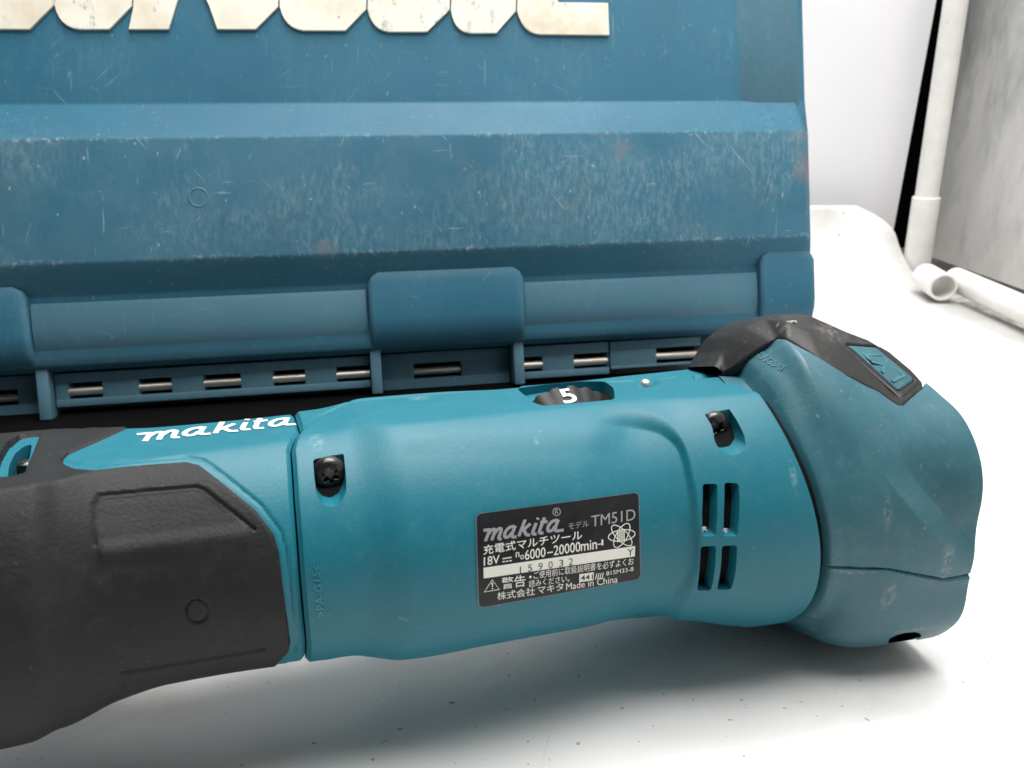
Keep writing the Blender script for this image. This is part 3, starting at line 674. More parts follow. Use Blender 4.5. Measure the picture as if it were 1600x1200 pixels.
# ---- rubber grip -----------------------------------------------------
def rubber_r(T, Ph):
    r = r_base(T, Ph); U, V_ = to_px(pol(T, Ph, r)); vis = (Ph > R(-48)) & (Ph < R(145))
    sd = -poly_sd(U, V_, rub_edge)
    off = -1.2 + 1.85 * smooth((sd + 3.5) / 7.0)
    off = np.minimum(off, -1.3 + 1.95 * smooth((-poly_sd(U, V_, SWO) + 2.5) / 6.0))
    off = np.where(vis, off, np.where(T < -118, .55, -1.2))
    k = vmask(Ph)
    pan = [(148, 850), (148, 790), (156, 776), (306, 762), (320, 767), (398, 828), (391, 838), (157, 867)]
    psd = poly_sd(U, V_, pan)
    off += k * (-.55 * smooth(psd / 5) * smooth((862 - .09 * (U - 150) - V_) / 60))
    off += k * groove(U, V_, [(148, 852), (148, 790), (156, 776), (306, 762), (320, 767), (398, 828)], 4, .55)
    off += k * .5 * (1 - smooth(np.abs(V_ - (866 - .125 * (U - 157))) / 26)) * smooth((U - 150) / 14) * smooth((396 - U) / 14)
    off += k * groove(U, V_, [(190, 1048), (300, 1030), (412, 1011)], 4, .5) + k * groove(U, V_, [(190, 1048), (196, 1072)], 3, .4)
    ring = np.abs(np.hypot(U - 307, V_ - 953) - 17)
    off += k * -.4 * (1 - smooth(ring / 3.5))
    # bulge of the front guard, swelling to the left
    off += 1.1 * smooth((95 - U) / 45) * vis * (off > 0)
    return r + off, off
Tr = T0 - 4 + (-112.8 + 0 * Ph - T0 + 4 + 12) * np.linspace(0, 1, 420)[:, None]; Tr = np.minimum(Tr, t_seam(Ph) - 1.2 + 0 * Tr); Pr = np.broadcast_to(Ph, Tr.shape)
rr_, off_ = rubber_r(Tr, Pr)
Prub = pol(Tr, Pr, rr_); grip = tool_mesh('rubber_grip', Prub, [rubber], cap=False, keep=(off_ > -1.15))
V, Q = grid_mesh('b', Prub, wrap=True, mm=1.0); BVR = BVHTree.FromPolygons([tuple(v) for v in V], [tuple(int(i) for i in q) for q in Q])

# ---- battery mount ----------------------------------------------------
phk = [0, 15, 30, 45, 60, 75, 90, 105, 120, 135, 150, 180]
AD = [(-7, [31.5] * 12), (-1.5, [31.5] * 12), (-.4, [34.5, 34, 33.4, 33.4, 33.4, 33.8, 34.2, 34.4, 34.6, 34.6, 34, 33]), (.5, [36.5, 36, 34.8, 34.6, 34.6, 35.2, 35.4, 35.6, 36.0, 36.0, 35.4, 34.5]),
      (4, [40, 39.5, 37.6, 36, 35.6, 36, 36.2, 36.6, 37.6, 38, 37, 36]), (8, [44, 43.5, 40.2, 37.6, 36.6, 36.8, 37.2, 38, 40.2, 41.5, 39.5, 38]),
      (14, [45, 43.6, 41.2, 39.2, 37.8, 37.6, 38.0, 39.5, 42.4, 44, 41.5, 39]), (25, [42, 40.6, 39.2, 39, 38.8, 38.6, 39, 41, 44.0, 46.0, 43, 39.6]),
      (36, [37, 36.2, 36.6, 38.6, 39.8, 39.6, 39.8, 41.2, 45.5, 46.5, 43, 39.6]), (47, [33, 33.6, 36.0, 39.3, 40.2, 40.2, 40.2, 41.2, 46.2, 46.8, 43, 39]),
      (48.4, [33.5, 34.2, 35.6, 38.3, 39.2, 39.2, 39.2, 40.2, 45.2, 45.8, 42, 38]), (48.9, [31, 31.5, 32.6, 35, 36, 36, 36, 37.2, 42, 42.5, 39, 35.5])]
tA = np.array([a for a, _ in AD]); tgA = np.r_[np.linspace(-7, 14, 90), np.linspace(14.25, 47, 130), np.linspace(47.15, 48.9, 14)]
fullk = np.radians(np.array([-x for x in phk[1:-1][::-1]] + phk)); 
tab = []
for _, rw in AD:
    rw = np.array(rw, float); row = np.r_[rw[1:-1][::-1], rw]; xx = np.r_[fullk - 2 * math.pi, fullk, fullk + 2 * math.pi]; yy = np.r_[row, row, row]
    tab.append(cub(PH, xx, yy))
tab = np.array(tab)
rad = np.array([cub(tgA, tA, tab[:, j]) for j in range(len(PH))]).T
TA, PA = np.meshgrid(tgA, PH, indexing='ij')
# smooth the table a little along the angle so that no knot shows
for _ in range(60):
    k = (PH > R(-48)) & (PH < R(148)); sm_ = (np.roll(rad, 1, 1) + 2 * rad + np.roll(rad, -1, 1)) / 4; rad[:, k] = sm_[:, k]
TA = TA + np.clip(t_end(PA) + 3.6, -6, 11) * (1 - smooth((TA + 7) / 40))
U, V_ = to_px(pol(TA, PA, rad)); kA = ((PA > R(-30)) & (PA < R(160))).astype(float)
seamA = [(1279, 876), (1290, 886), (1388, 890), (1420, 896), (1475, 906), (1522, 897), (1545, 893)]
# flat facets cut across the side
VV, QQ = grid_mesh('b', pol(TA, PA, rad), wrap=True, mm=1.0); BV0 = BVHTree.FromPolygons([tuple(v) for v in VV], [tuple(int(i) for i in q) for q in QQ])
0 and print('FACET', [hit(u, v, BV0)[0] for u, v in ((1390, 758), (1475, 856), (1512, 715), (1478, 850), (1476, 915), (1508, 880))])
def facet(rad, pa_, pb_, pc_, soft=.25):
    P3 = [hit(*p[:2], BV0)[0] for p in (pa_, pb_, pc_)]
    for q, p in zip(P3, (pa_, pb_, pc_)):
        if len(p) > 2: q[1] += p[2]
    nn = np.cross(P3[1] - P3[0], P3[2] - P3[0]); nn /= np.linalg.norm(nn)
    if nn[1] > 0: nn = -nn
    d0 = nn @ P3[0]; den = -np.sin(PA) * nn[1] + np.cos(PA) * nn[2]; rp = np.where(den > .12, (d0 - TA * nn[0]) / np.maximum(den, .12), 1e3)
    h_ = np.clip(.5 + .5 * (rp - rad) / soft, 0, 1); new = rp * (1 - h_) + rad * h_ - soft * h_ * (1 - h_); kk = smooth((1532 - U) / 55); return new * kk + rad * (1 - kk)
s_ = (U - 1385) * .773 - (V_ - 748) * .635; al = (U - 1385) * .635 + (V_ - 748) * .773
rad = rad - kA * 2.3 * (np.clip(s_ / 42, 0, 1) - smooth((s_ - 42) / 90)) * smooth((al + 30) / 70) * smooth((200 - al) / 60) * (s_ > 0)
rad = rad + kA * groove(U, V_, seamA, 2.6, .8)
rad0 = rad.copy()
CAPP = [(1112, 575), (1128, 550), (1144, 525), (1164, 505), (1195, 485), (1270, 480), (1354, 525), (1400, 545), (1450, 596), (1443, 607), (1430, 618), (1409, 635), (1402, 634), (1373, 612), (1321, 586), (1278, 559), (1226, 531), (1214, 529), (1197, 534), (1131, 578)]
rad = rad - kA * 9.0 * smooth((poly_sd(U, V_, CAPP) - 1) / 6)
rad = rad - np.where(PA < R(-18), 3.0, 0)
Pad = pol(TA, PA, rad); mount = tool_mesh('battery_mount', Pad, [teal_grey], sharp=40)
V, Q = grid_mesh('b', pol(TA, PA, rad0), wrap=True, mm=1.0); BVA = BVHTree.FromPolygons([tuple(v) for v in V], [tuple(int(i) for i in q) for q in Q])
# lower shell of the mount, a separate moulding below the joint
low_poly = [(1150, 880), (1279, 876), (1290, 886), (1388, 890), (1420, 896), (1475, 906), (1522, 897), (1640, 880), (1640, 1100), (1150, 1100)]
sdl = poly_sd(U, V_, low_poly); offl = np.where(PA < R(165), -.8 + 1.05 * smooth((sdl + 2) / 5.0), .25) - .25 * (1 - smooth(np.abs(sdl) / 3))
offl = np.where((PA < R(60)), -.8, offl)
lower = tool_mesh('mount_lower_shell', pol(TA, PA, rad + offl), [teal_grey], cap=False, keep=(offl > -.75) & (np.hypot((U - 1413) / 27, (V_ - 996 + .2 * (U - 1413)) / 9) > 1), sharp=40)

# screw hole at the foot of the mount
hole = on_local(1413, 997, 1, -36.0); bmc = bmesh.new(); an = np.linspace(0, 2 * math.pi, 28, endpoint=False)
add_cut(bmc, [np.array([hole[0] + 5.2 * math.cos(t), -62, hole[2] + 3.6 * math.sin(t)]) for t in an], [np.array([hole[0] + 5.2 * math.cos(t), -22, hole[2] + 3.6 * math.sin(t)]) for t in an], (1, 1))
bmesh.ops.recalc_face_normals(bmc, faces=bmc.faces); cme = bpy.data.meshes.new('cut'); bmc.to_mesh(cme); bmc.free(); cme.materials.append(teal_grey); cme.materials.append(black_in)
mount.data.materials.append(black_in); boolean_cut(mount, cme)

# ---- black rubber cap over the top of the mount -----------------------
def at_t(u, v, t): return on_local(u, v, 0, t)
def onm(u, v, lift=.3):
    p, nn = hit(u, v, BVA); return p + nn * lift
low = [at_t(1133, 579, -1.0), at_t(1172, 554, 2.6), at_t(1205, 533, 6.2), onm(1214, 529), onm(1226, 531), onm(1278, 560), onm(1321, 587), onm(1373, 613), onm(1404, 635)]
tip = [onm(1412, 634), onm(1430, 618), onm(1443, 607)]
crease = [at_t(1232, 503, 10.5), at_t(1268, 518, 16), at_t(1314, 541, 23.5), at_t(1360, 577, 30), at_t(1397, 613, 34.5)]
sil = [at_t(1116, 572, -3.0), at_t(1129, 549, 1.0), at_t(1144, 526, 3.5), at_t(1164, 510, 6.5), at_t(1195, 496, 11.5), at_t(1216, 491, 15.5), at_t(1262, 491, 23), at_t(1314, 514, 30.5), at_t(1354, 535, 37), at_t(1376, 541, 40), at_t(1391, 549, 42), at_t(1425, 578, 45.5), at_t(1442, 598, 47)]
vsC = []; FC = []
def addv(ps): k = len(vsC); vsC.extend(ps); return list(range(k, k + len(ps)))
iL = addv(low); iT = addv(tip); iK = addv(crease); iS = addv(sil)
def mirror(p): q = np.array(p, float); c0 = 9.0; q = q.copy(); q[1] = 2 * c0 - q[1]; return q
# left face (towards the handle)
FC += [(iL[0], iS[1], iS[0]), (iL[0], iL[1], iS[2], iS[1]), (iL[1], iL[2], iS[3], iS[2]), (iL[2], iL[3], iS[4], iS[3]), (iL[3], iK[0], iS[4])]
# near face strip
FC += [(iL[3], iL[4], iK[0]), (iL[4], iL[5], iK[1], iK[0]), (iL[5], iL[6], iK[2], iK[1]), (iL[6], iL[7], iK[3], iK[2]), (iL[7], iL[8], iK[4], iK[3])]
# top face
FC += [(iK[0], iS[5], iS[4]), (iK[0], iK[1], iS[6], iS[5]), (iK[1], iK[2], iS[7], iS[6]), (iK[2], iK[3], iS[9], iS[8], iS[7]), (iK[3], iK[4], iT[1], iS[11], iS[10], iS[9]), (iK[4], iL[8], iT[0], iT[1]), (iT[1], iT[2], iS[12], iS[11])]
# far side: carried over the back of the mount and closed against it
far = [p + np.array([-.5, 13.0, -4.5]) for p in sil]; iF = addv(far); bk = [np.array([p[0], p[1] * .3 + 6, 26.0]) for p in far]; iB = addv(bk)
for i in range(len(sil) - 1): FC += [(iS[i], iS[i + 1], iF[i + 1], iF[i]), (iF[i], iF[i + 1], iB[i + 1], iB[i])]
# skirt below the lower rim
rim = iL + iT + [iS[12]]; sk = addv([np.array([vsC[i][0], vsC[i][1] + 1.5, vsC[i][2] - 4.5]) for i in rim])
for i in range(len(rim) - 1): FC.append((rim[i], sk[i], sk[i + 1], rim[i + 1]))
bm = bmesh.new(); bv_ = [bm.verts.new(Vector(base_shift(p) * MM)) for p in vsC]
for f in FC:
    try: bm.faces.new([bv_[i] for i in f])
    except ValueError: pass
bmesh.ops.recalc_face_normals(bm, faces=bm.faces)
es = [e for e in bm.edges if e.is_manifold and e.calc_face_angle(0) > R(14)]
bmesh.ops.bevel(bm, geom=es, offset=1.1 * MM, segments=4, affect='EDGES', profile=.5, clamp_overlap=True)
me = bpy.data.meshes.new('rubber_cap'); bm.to_mesh(me); bm.free(); cap = link_mesh('rubber_cap', me, cap_rubber, tool, 'black rubber cap over the battery mount', sharp=50)
bmt = bmesh.new(); bmt.from_mesh(me); bmt.transform(Matrix.Scale(1000, 4)); bmt.transform(Matrix.Translation((0, 0, -ZB))); BVC = BVHTree.FromBMesh(bmt); bmt.free()

# decals: a quad of pixels on the body carries a flat drawing; every vertex is laid on the surface
def quad_map(q):
    q = np.asarray(q, float)                      # tl, tr, br, bl for x 0..1, y 0..1 (y up)
    A = []; Bq = []
    for (x, y), (u, v) in zip(((0, 1), (1, 1), (1, 0), (0, 0)), q):
        A += [[x, y, 1, 0, 0, 0, -u * x, -u * y], [0, 0, 0, x, y, 1, -v * x, -v * y]]; Bq += [u, v]
    hh = np.linalg.solve(np.array(A), np.array(Bq))
    def f(x, y):
        d = hh[6] * x + hh[7] * y + 1; return (hh[0] * x + hh[1] * y + hh[2]) / d, (hh[3] * x + hh[4] * y + hh[5]) / d
    return f
def decal(name, V2, F2, quad, bv, lift, mat, parent, thick=0.0, label=None, sub=0.0):
    f = quad_map(quad); top = []
    for x, y in V2:
        p, nn = hit(*f(x, y), bv)
        if p is None: p = top[-1] if top else np.zeros(3); nn = np.array([0, -1, 0.])
        else: p = p + nn * lift
        top.append(p)
    P_ = [base_shift(p) * MM for p in top]; Fs = [tuple(q) for q in F2]
    me = mesh_pd(name, P_, Fs)
    if thick:
        bm = bmesh.new(); bm.from_mesh(me); bmesh.ops.remove_doubles(bm, verts=bm.verts, dist=1e-6); r_ = bmesh.ops.extrude_face_region(bm, geom=list(bm.faces))
        nv = [g for g in r_['geom'] if isinstance(g, bmesh.types.BMVert)]; cc = Vector(base_shift(CAML) * MM)
        for v in nv: v.co += (cc - v.co).normalized() * thick * MM
        bmesh.ops.recalc_face_normals(bm, faces=bm.faces); bm.to_mesh(me); bm.free()
    return link_mesh(name, me, mat, parent, label, smoothf=False)

def dense(V2, F2, nx=20, ny=8):
    bm = bmesh.new(); vv = [bm.verts.new((x, y, 0)) for x, y in V2]
    for f in F2:
        try: bm.faces.new([vv[i] for i in f])
        except ValueError: pass
    lo = np.min(V2, 0); hi = np.max(V2, 0)
    for k in range(1, nx): bmesh.ops.bisect_plane(bm, geom=list(bm.verts) + list(bm.edges) + list(bm.faces), plane_co=(lo[0] + (hi[0] - lo[0]) * k / nx, 0, 0), plane_no=(1, 0, 0))
    for k in range(1, ny): bmesh.ops.bisect_plane(bm, geom=list(bm.verts) + list(bm.edges) + list(bm.faces), plane_co=(0, lo[1] + (hi[1] - lo[1]) * k / ny, 0), plane_no=(0, 1, 0))
    bm.verts.index_update(); bm.verts.ensure_lookup_table()
    V = np.array([v.co[:2] for v in bm.verts]); F = [tuple(v.index for v in f.verts) for f in bm.faces]; bm.free(); return V, F
def logo_strokes(wd=.205):
    A_ = lambda x0, tail: [[(x0 + .56, .74), (x0 + .22, .72), (x0 + .02, .46), (x0 + .0, .18), (x0 + .13, .03), (x0 + .32, .10), (x0 + .46, .34)], [(x0 + .60, .76), (x0 + .49, .30), (x0 + .50, .06), (x0 + .62, .0), (x0 + tail, .0)]]
    S_ = [[(-.10, .75), (.30, .75), (.30, .72), (.14, 0)], [(.24, .42), (.38, .68), (.54, .75), (.66, .66), (.54, 0)], [(.64, .42), (.78, .68), (.94, .75), (1.06, .66), (.95, .08), (1.05, .0), (1.16, .0)]]
    S_ += A_(1.30, .80) + [[(2.46, 1.08), (2.46, 1.0), (2.24, 0)], [(2.36, .34), (2.60, .52), (2.86, .75)], [(2.50, .44), (2.66, .10), (2.78, .0), (2.96, .0)]]
    S_ += [[(3.22, .75), (3.10, .20), (3.12, .05), (3.22, 0), (3.36, 0)], [(3.26, .96), (3.29, 1.08)], [(3.70, 1.04), (3.52, .20), (3.54, .05), (3.64, 0), (3.80, 0)], [(3.48, .74), (3.94, .74)]] + A_(4.02, 1.05)
    out = []
    for s_ in S_:
        p = np.array(s_, float)
        q = [p[0]]
        for i in range(1, len(p)):
            for k in range(1, 5): q.append(p[i - 1] + (p[i] - p[i - 1]) * k / 4)
        q = np.array(q)
        if len(p) > 3:
            for _ in range(2): q[1:-1] = (q[:-2] + 2 * q[1:-1] + q[2:]) / 4
        q[:, 0] += .16 * q[:, 1]; q[:, 0] = (q[:, 0] + .12) / 5.3; q[:, 1] = (q[:, 1] + .08) / 1.25
        # stroke with equal pen width in both directions
        z = q * np.array([5.3, 1.25]); V_s, F_s = stroke2d(z, wd); out.append((V_s / np.array([5.3, 1.25]), F_s))
    return out
def put_logo(name, quad, bv, lift, mat, parent, pen=.205):
    V = []; F = []
    f = quad_map(quad)
    for k, (V_s, F_s) in enumerate(logo_strokes(pen)):
        b0 = len(V)
        for x, y in V_s:
            p, nn = hit(*f(x, y), bv)
            if p is None: p = np.array(V[-1]) if V else np.zeros(3)
            else: p = p + nn * (lift + .012 * (k % 5))
            V.append(p)
        F += [tuple(i + b0 for i in q) for q in F_s]
    return link_mesh(name, mesh_pd(name, base_shift(np.array(V)) * MM, F), mat, parent, smoothf=False)
# emblem plate let into the cap
EQ = [(1322, 541), (1366, 544), (1427, 594), (1402, 613)]
pe_ = rounded(EQ, 5, 4); bm = bmesh.new(); cen = np.mean(pe_, 0)
def offc(u, v, lift):
    p, nn = hit(u, v, BVC); return p + nn * lift
ringo = [offc(u, v, .25) for u, v in pe_]; ringi = [offc(u, v, .55) for u, v in cen + (pe_ - cen) * .95]
a = [bm.verts.new(Vector(base_shift(p) * MM)) for p in ringo]; b2 = [bm.verts.new(Vector(base_shift(p) * MM)) for p in ringi]; n = len(a)
for i in range(n): bm.faces.new([a[i], a[(i + 1) % n], b2[(i + 1) % n], b2[i]])
bm.faces.new(b2); bmesh.ops.recalc_face_normals(bm, faces=bm.faces); me = bpy.data.meshes.new('emblem_plate'); bm.to_mesh(me); bm.free()
emb = link_mesh('emblem_plate', me, teal_grey, cap, 'teal emblem plate set into the black cap', sharp=30)
rimp = [offc(u, v, .1) for u, v in cen + (pe_ - cen) * 1.06]; rimq = [offc(u, v, .75) for u, v in cen + (pe_ - cen) * 1.12]; rimo = [offc(u, v, .0) for u, v in cen + (pe_ - cen) * 1.26]
bm = bmesh.new(); ra = [[bm.verts.new(Vector(base_shift(p) * MM)) for p in rg] for rg in (rimp, rimq, rimo)]
for x, y in zip(ra[:-1], ra[1:]):
    for i in range(n): bm.faces.new([x[i], x[(i + 1) % n], y[(i + 1) % n], y[i]])
bmesh.ops.recalc_face_normals(bm, faces=bm.faces); me = bpy.data.meshes.new('emblem_rim'); bm.to_mesh(me); bm.free(); link_mesh('emblem_rim', me, cap_rubber, cap)
tg_e = plastic('teal_emblem_letter', (.03, .16, .19), .4, dust=(.4, .45, .45), dust_amt=.3)
# the three letters stand on it, reading from its rear edge
lx = []
lq = [(1397, 607), (1331, 546), (1368, 548), (1421, 592)]       # letters run from the tip end upwards
V2, F2 = fit_text('LXT', .08, .12, .94, .88, bold=0.0054)
decal('emblem_lettering', V2, F2, lq, BVC, .5, tg_e, emb, thick=.9)

# nameplate on the barrel
NQ = [(743, 803), (998, 769), (1001, 904), (747, 950)]
fN = quad_map(NQ)
def rr_poly(n=6, rx=.035, ry=.06):
    P_ = []
    for cx, cy, a0 in ((1 - rx, 1 - ry, 0), (rx, 1 - ry, 90), (rx, ry, 180), (1 - rx, ry, 270)):
        for k in range(n): t = R(a0 + 90 * k / (n - 1)); P_.append((cx + rx * math.cos(t), cy + ry * math.sin(t)))
    return np.array(P_)
# plate as a grid so that it follows the curve of the barrel
def plate(name, poly, lift, mat, parent, nx=40, ny=24, label=None):
    bm = bmesh.new(); vv = [bm.verts.new((x, y, 0)) for x, y in poly]; bm.faces.new(vv)
    for k in range(1, nx): bmesh.ops.bisect_plane(bm, geom=list(bm.verts) + list(bm.edges) + list(bm.faces), plane_co=(k / nx, 0, 0), plane_no=(1, 0, 0))
    for k in range(1, ny): bmesh.ops.bisect_plane(bm, geom=list(bm.verts) + list(bm.edges) + list(bm.faces), plane_co=(0, k / ny, 0), plane_no=(0, 1, 0))
    for v in bm.verts:
        p, nn = hit(*fN(v.co.x, v.co.y), BVM); v.co = Vector(base_shift(p + nn * lift) * MM)
    bnd = [e for e in bm.edges if e.is_boundary]; r_ = bmesh.ops.extrude_edge_only(bm, edges=bnd); cc = Vector(base_shift(CAML) * MM)
    for g_ in r_['geom']:
        if isinstance(g_, bmesh.types.BMVert): g_.co += (g_.co - cc).normalized() * lift * MM * 1.3
    bmesh.ops.recalc_face_normals(bm, faces=bm.faces); me = bpy.data.meshes.new(name); bm.to_mesh(me); bm.free(); return link_mesh(name, me, mat, parent, label, sharp=40)
np_m = plastic('black_label_film', (.012, .012, .014), .38, spec=.25, grain=.00001, dust=(.2, .2, .2), dust_amt=.10, blotch=.05)
edge_m = plastic('worn_label_edge', (.06, .12, .15), .4, dust=(.5, .5, .5), dust_amt=.6)
name_plate = plate('nameplate', rr_poly(), .16, np_m, tool, label='black printed nameplate on the barrel')
prev = rr_poly(); inn = .5 + (prev - .5) * np.array([.985, .972]); 
silver, nt, b = new_mat('silver_print'); b.inputs['Base Color'].default_value = (.34, .345, .37, 1); b.inputs['Metallic'].default_value = .35; b.inputs['Roughness'].default_value = .38
label_w, nt, b = new_mat('off_white_print'); b.inputs['Base Color'].default_value = (.74, .74, .68, 1); b.inputs['Roughness'].default_value = .45
grey_p, nt, b = new_mat('grey_stamped_print'); b.inputs['Base Color'].default_value = (.05, .05, .05, 1)
dk_print, nt, b = new_mat('black_print'); b.inputs['Base Color'].default_value = (.012, .012, .012, 1)
# drawing space: 1600 x 1173 zoom of the plate -> unit square through the plate's own pixel quad
invN = np.linalg.inv
def zx(px, py):                                   # zoomed-crop pixel -> plate coordinates
    u = 730 + px * 300 / 1600.0; v = 760 + py * 220 / 1173.0
    x, y = .5, .5
    for _ in range(12):
        f0 = np.array(fN(x, y)); j1 = (np.array(fN(x + 1e-4, y)) - f0) / 1e-4; j2 = (np.array(fN(x, y + 1e-4)) - f0) / 1e-4
        d = np.linalg.solve(np.stack([j1, j2], 1), np.array([u, v]) - f0); x += d[0]; y += d[1]
    return x, y
def zline(txt, bl, br, hgt, **kw):                # text whose baseline runs bl -> br in crop pixels, hgt crop pixels tall
    V2, F2 = fit_text(txt, 0, 0, 1, 1, **kw); bl = np.array(bl, float); br = np.array(br, float); out = []
    for x, y in V2:
        p = bl + (br - bl) * x + np.array([0, -hgt]) * y; out.append(zx(*p))
    return np.array(out), F2
def zpoly(pts): return np.array([zx(*p) for p in pts]), [tuple(range(len(pts)))]
def zstroke(pts, wd, closed=False):
    V2, F2 = stroke2d(pts, wd, closed); return np.array([zx(*p) for p in V2]), F2
def put(name, items, mat, lift=.19): 
    V2, F2 = join2d(items); return decal(name, V2, F2, NQ, BVM, lift, mat, name_plate)
circ = lambda cx, cy, r_, n=28: [(cx + r_ * math.cos(t), cy + r_ * math.sin(t)) for t in np.linspace(0, 2 * math.pi, n, endpoint=False)]
def zpx(px, py): return (730 + px * 300 / 1600.0, 760 + py * 220 / 1173.0)
put_logo('brand_print', [zpx(115, 318), zpx(815, 218), zpx(815, 370), zpx(115, 470)], BVM, .19, silver, name_plate)
put('registered_mark', [zstroke(circ(743, 212, 31), 6, True), zline('R', (729, 231), (757, 227), 38, bold=0.0045)], silver)
put('model_print', [zline('モデル', (842, 360), (1010, 333), 58), zline('TM51D', (1030, 338), (1398, 278), 92)], silver)
put('type_print', [zline('充電式マルチツール', (132, 570), (955, 440), 80, bold=0.0054)], label_w)
put('rating_print', [zline('18V', (136, 660), (268, 638), 72, bold=0.0063), zpoly([(292, 596), (368, 584), (368, 593), (292, 605)]), zpoly([(292, 622), (312, 619), (312, 628), (292, 631)]), zpoly([(320, 618), (340, 615), (340, 624), (320, 627)]), zpoly([(348, 614), (368, 611), (368, 620), (348, 623)]),
    zline('n', (402, 590), (432, 585), 42, bold=0.0054), zline('o', (440, 608), (470, 603), 38, bold=0.0054), zline('6000', (478, 612), (650, 584), 82, bold=0.0063), zpoly([(664, 547), (712, 539), (712, 549), (664, 557)]), zline('20000', (718, 574), (940, 539), 82, bold=0.0063), zline('min', (944, 538), (1078, 518), 80, bold=0.0063), zpoly([(1084, 478), (1112, 473), (1112, 481), (1084, 486)]), zline('1', (1116, 490), (1130, 488), 48, bold=0.0054)], label_w)
def zgrid(p, nx=36, ny=5):
    p = np.array(p, float); V = []; F = []
    for j in range(ny + 1):
        for i in range(nx + 1): s_, r_ = i / nx, j / ny; V.append(zx(*((1 - r_) * ((1 - s_) * p[0] + s_ * p[1]) + r_ * ((1 - s_) * p[3] + s_ * p[2]))))
    for j in range(ny):
        for i in range(nx): k = j * (nx + 1) + i; F.append((k, k + 1, k + nx + 2, k + nx + 1))
    return np.array(V), F
put('serial_strip', [zgrid([(133, 676), (1396, 494), (1394, 580), (136, 764)])], label_w, .185)
put('serial_print', [zline(ch, (x, y), (x + (10 if ch == '1' else 36), y - (1 if ch == '1' else 5)), 58) for ch, x, y in (('1', 436, 722), ('5', 503, 708), ('9', 590, 695), ('0', 674, 682), ('3', 762, 668), ('2', 842, 656))], grey_p, .22)
put('serial_letter', [zline('Y', (1330, 578), (1382, 570), 58, bold=0.0067)], dk_print, .22)
put('warning_print', [zstroke([(207, 776), (140, 876), (266, 854)], 9, True), zpoly([(200, 800), (214, 798), (211, 834), (205, 835)]), zpoly(circ(208, 847, 6, 10)), zline('警告', (285, 856), (484, 828), 98, bold=0.0072), zpoly(circ(524, 751, 11, 14)),
    zline('ご使用前に取扱説明書を必ずよくお', (552, 770), (1384, 650), 62), zline('読みください。', (512, 838), (850, 790), 58), zline('815M33-8', (1155, 740), (1382, 700), 34), zline('株式会社', (248, 945), (562, 900), 66, bold=0.0027), zline('マキタ', (585, 892), (800, 860), 62, bold=0.0027), zline('Made in China', (822, 860), (1250, 796), 56)], label_w)
put('code_box', [zgrid([(932, 728), (1052, 712), (1050, 778), (930, 794)], 8, 4)], label_w, .185)
put('code_print', [zline('441', (942, 782), (1044, 768), 42, bold=0.0135)], dk_print, .22)
put('bar_marks', [zpoly([(1062 + 18 * k, 772 - 2.6 * k), (1069 + 18 * k, 771 - 2.6 * k), (1081 + 18 * k, 722 - 2.6 * k), (1074 + 18 * k, 723 - 2.6 * k)]) for k in range(4)], label_w)
def ell(cx, cy, ax, bx_, ang, n=40): return [(cx + ax * math.cos(t) * math.cos(ang) - bx_ * math.sin(t) * math.sin(ang), cy + ax * math.cos(t) * math.sin(ang) + bx_ * math.sin(t) * math.cos(ang)) for t in np.linspace(0, 2 * math.pi, n, endpoint=False)]
for k, (an_, lf) in enumerate(((-.15, .19), (.78, .205), (-1.05, .22))):
    put('orbit_mark', [zstroke(ell(1284, 407, 112, 46, an_), 7, True)], label_w, lf)
put('orbit_mark', [zpoly([(1246 + 17 * k, 462 - 3 * k), (1256 + 17 * k, 460 - 3 * k), (1256 + 17 * k, 366 - 2 * k), (1246 + 17 * k, 368 - 2 * k)]) for k in range(4)], label_w, .235)
# worn bright rim of the plate
V2, F2 = stroke2d(np.repeat(rr_poly(12, .035, .06), 1, 0), .007, True); 
Pn = rr_poly(12); Pd = []
for i in range(len(Pn)):
    a_, b_ = Pn[i], Pn[(i + 1) % len(Pn)]; m_ = max(1, int(np.linalg.norm(b_ - a_) / .03)); Pd += [a_ + (b_ - a_) * k / m_ for k in range(m_)]
V2, F2 = stroke2d(Pd, .009, True); decal('worn_edge', V2, F2, NQ, BVM, .17, edge_m, name_plate)

# brand name on the front housing
LQ = [(206, 671), (474, 643), (484, 661), (216, 693)]
put_logo('brand_lettering', [(203, 674), (466, 646), (477, 663), (213, 693)], BVF, .15, print_w, front, .175)
mark_m = plastic('scuffed_teal_edge', (.03, .25, .31), .4, dust=(.5, .5, .45), dust_amt=.35)
# moulded material mark, reading upwards beside the seam
EQm = [(487, 882), (499, 884), (508, 964), (496, 966)]
V2, F2 = fit_text('>PA-G15<', 0, 0, 1, 1, bold=0.0045)
V2r = np.stack([1 - V2[:, 1], V2[:, 0]], 1)
decal('moulded_mark', V2r, F2, EQm, BVM, .0, mark_m, motor, thick=.2)
# moulded code on the mount
V2, F2 = fit_text('4D5G0-07', 0, 0, 1, 1, bold=0.0045)
tg_m = plastic('pale_scuffed_teal', (.05, .20, .24), .45, dust=(.5, .5, .5), dust_amt=.5)
decal('moulded_code', V2, F2, [(1184, 545), (1227, 572), (1222, 582), (1178, 555)], BVA, .02, tg_m, mount, thick=.25)

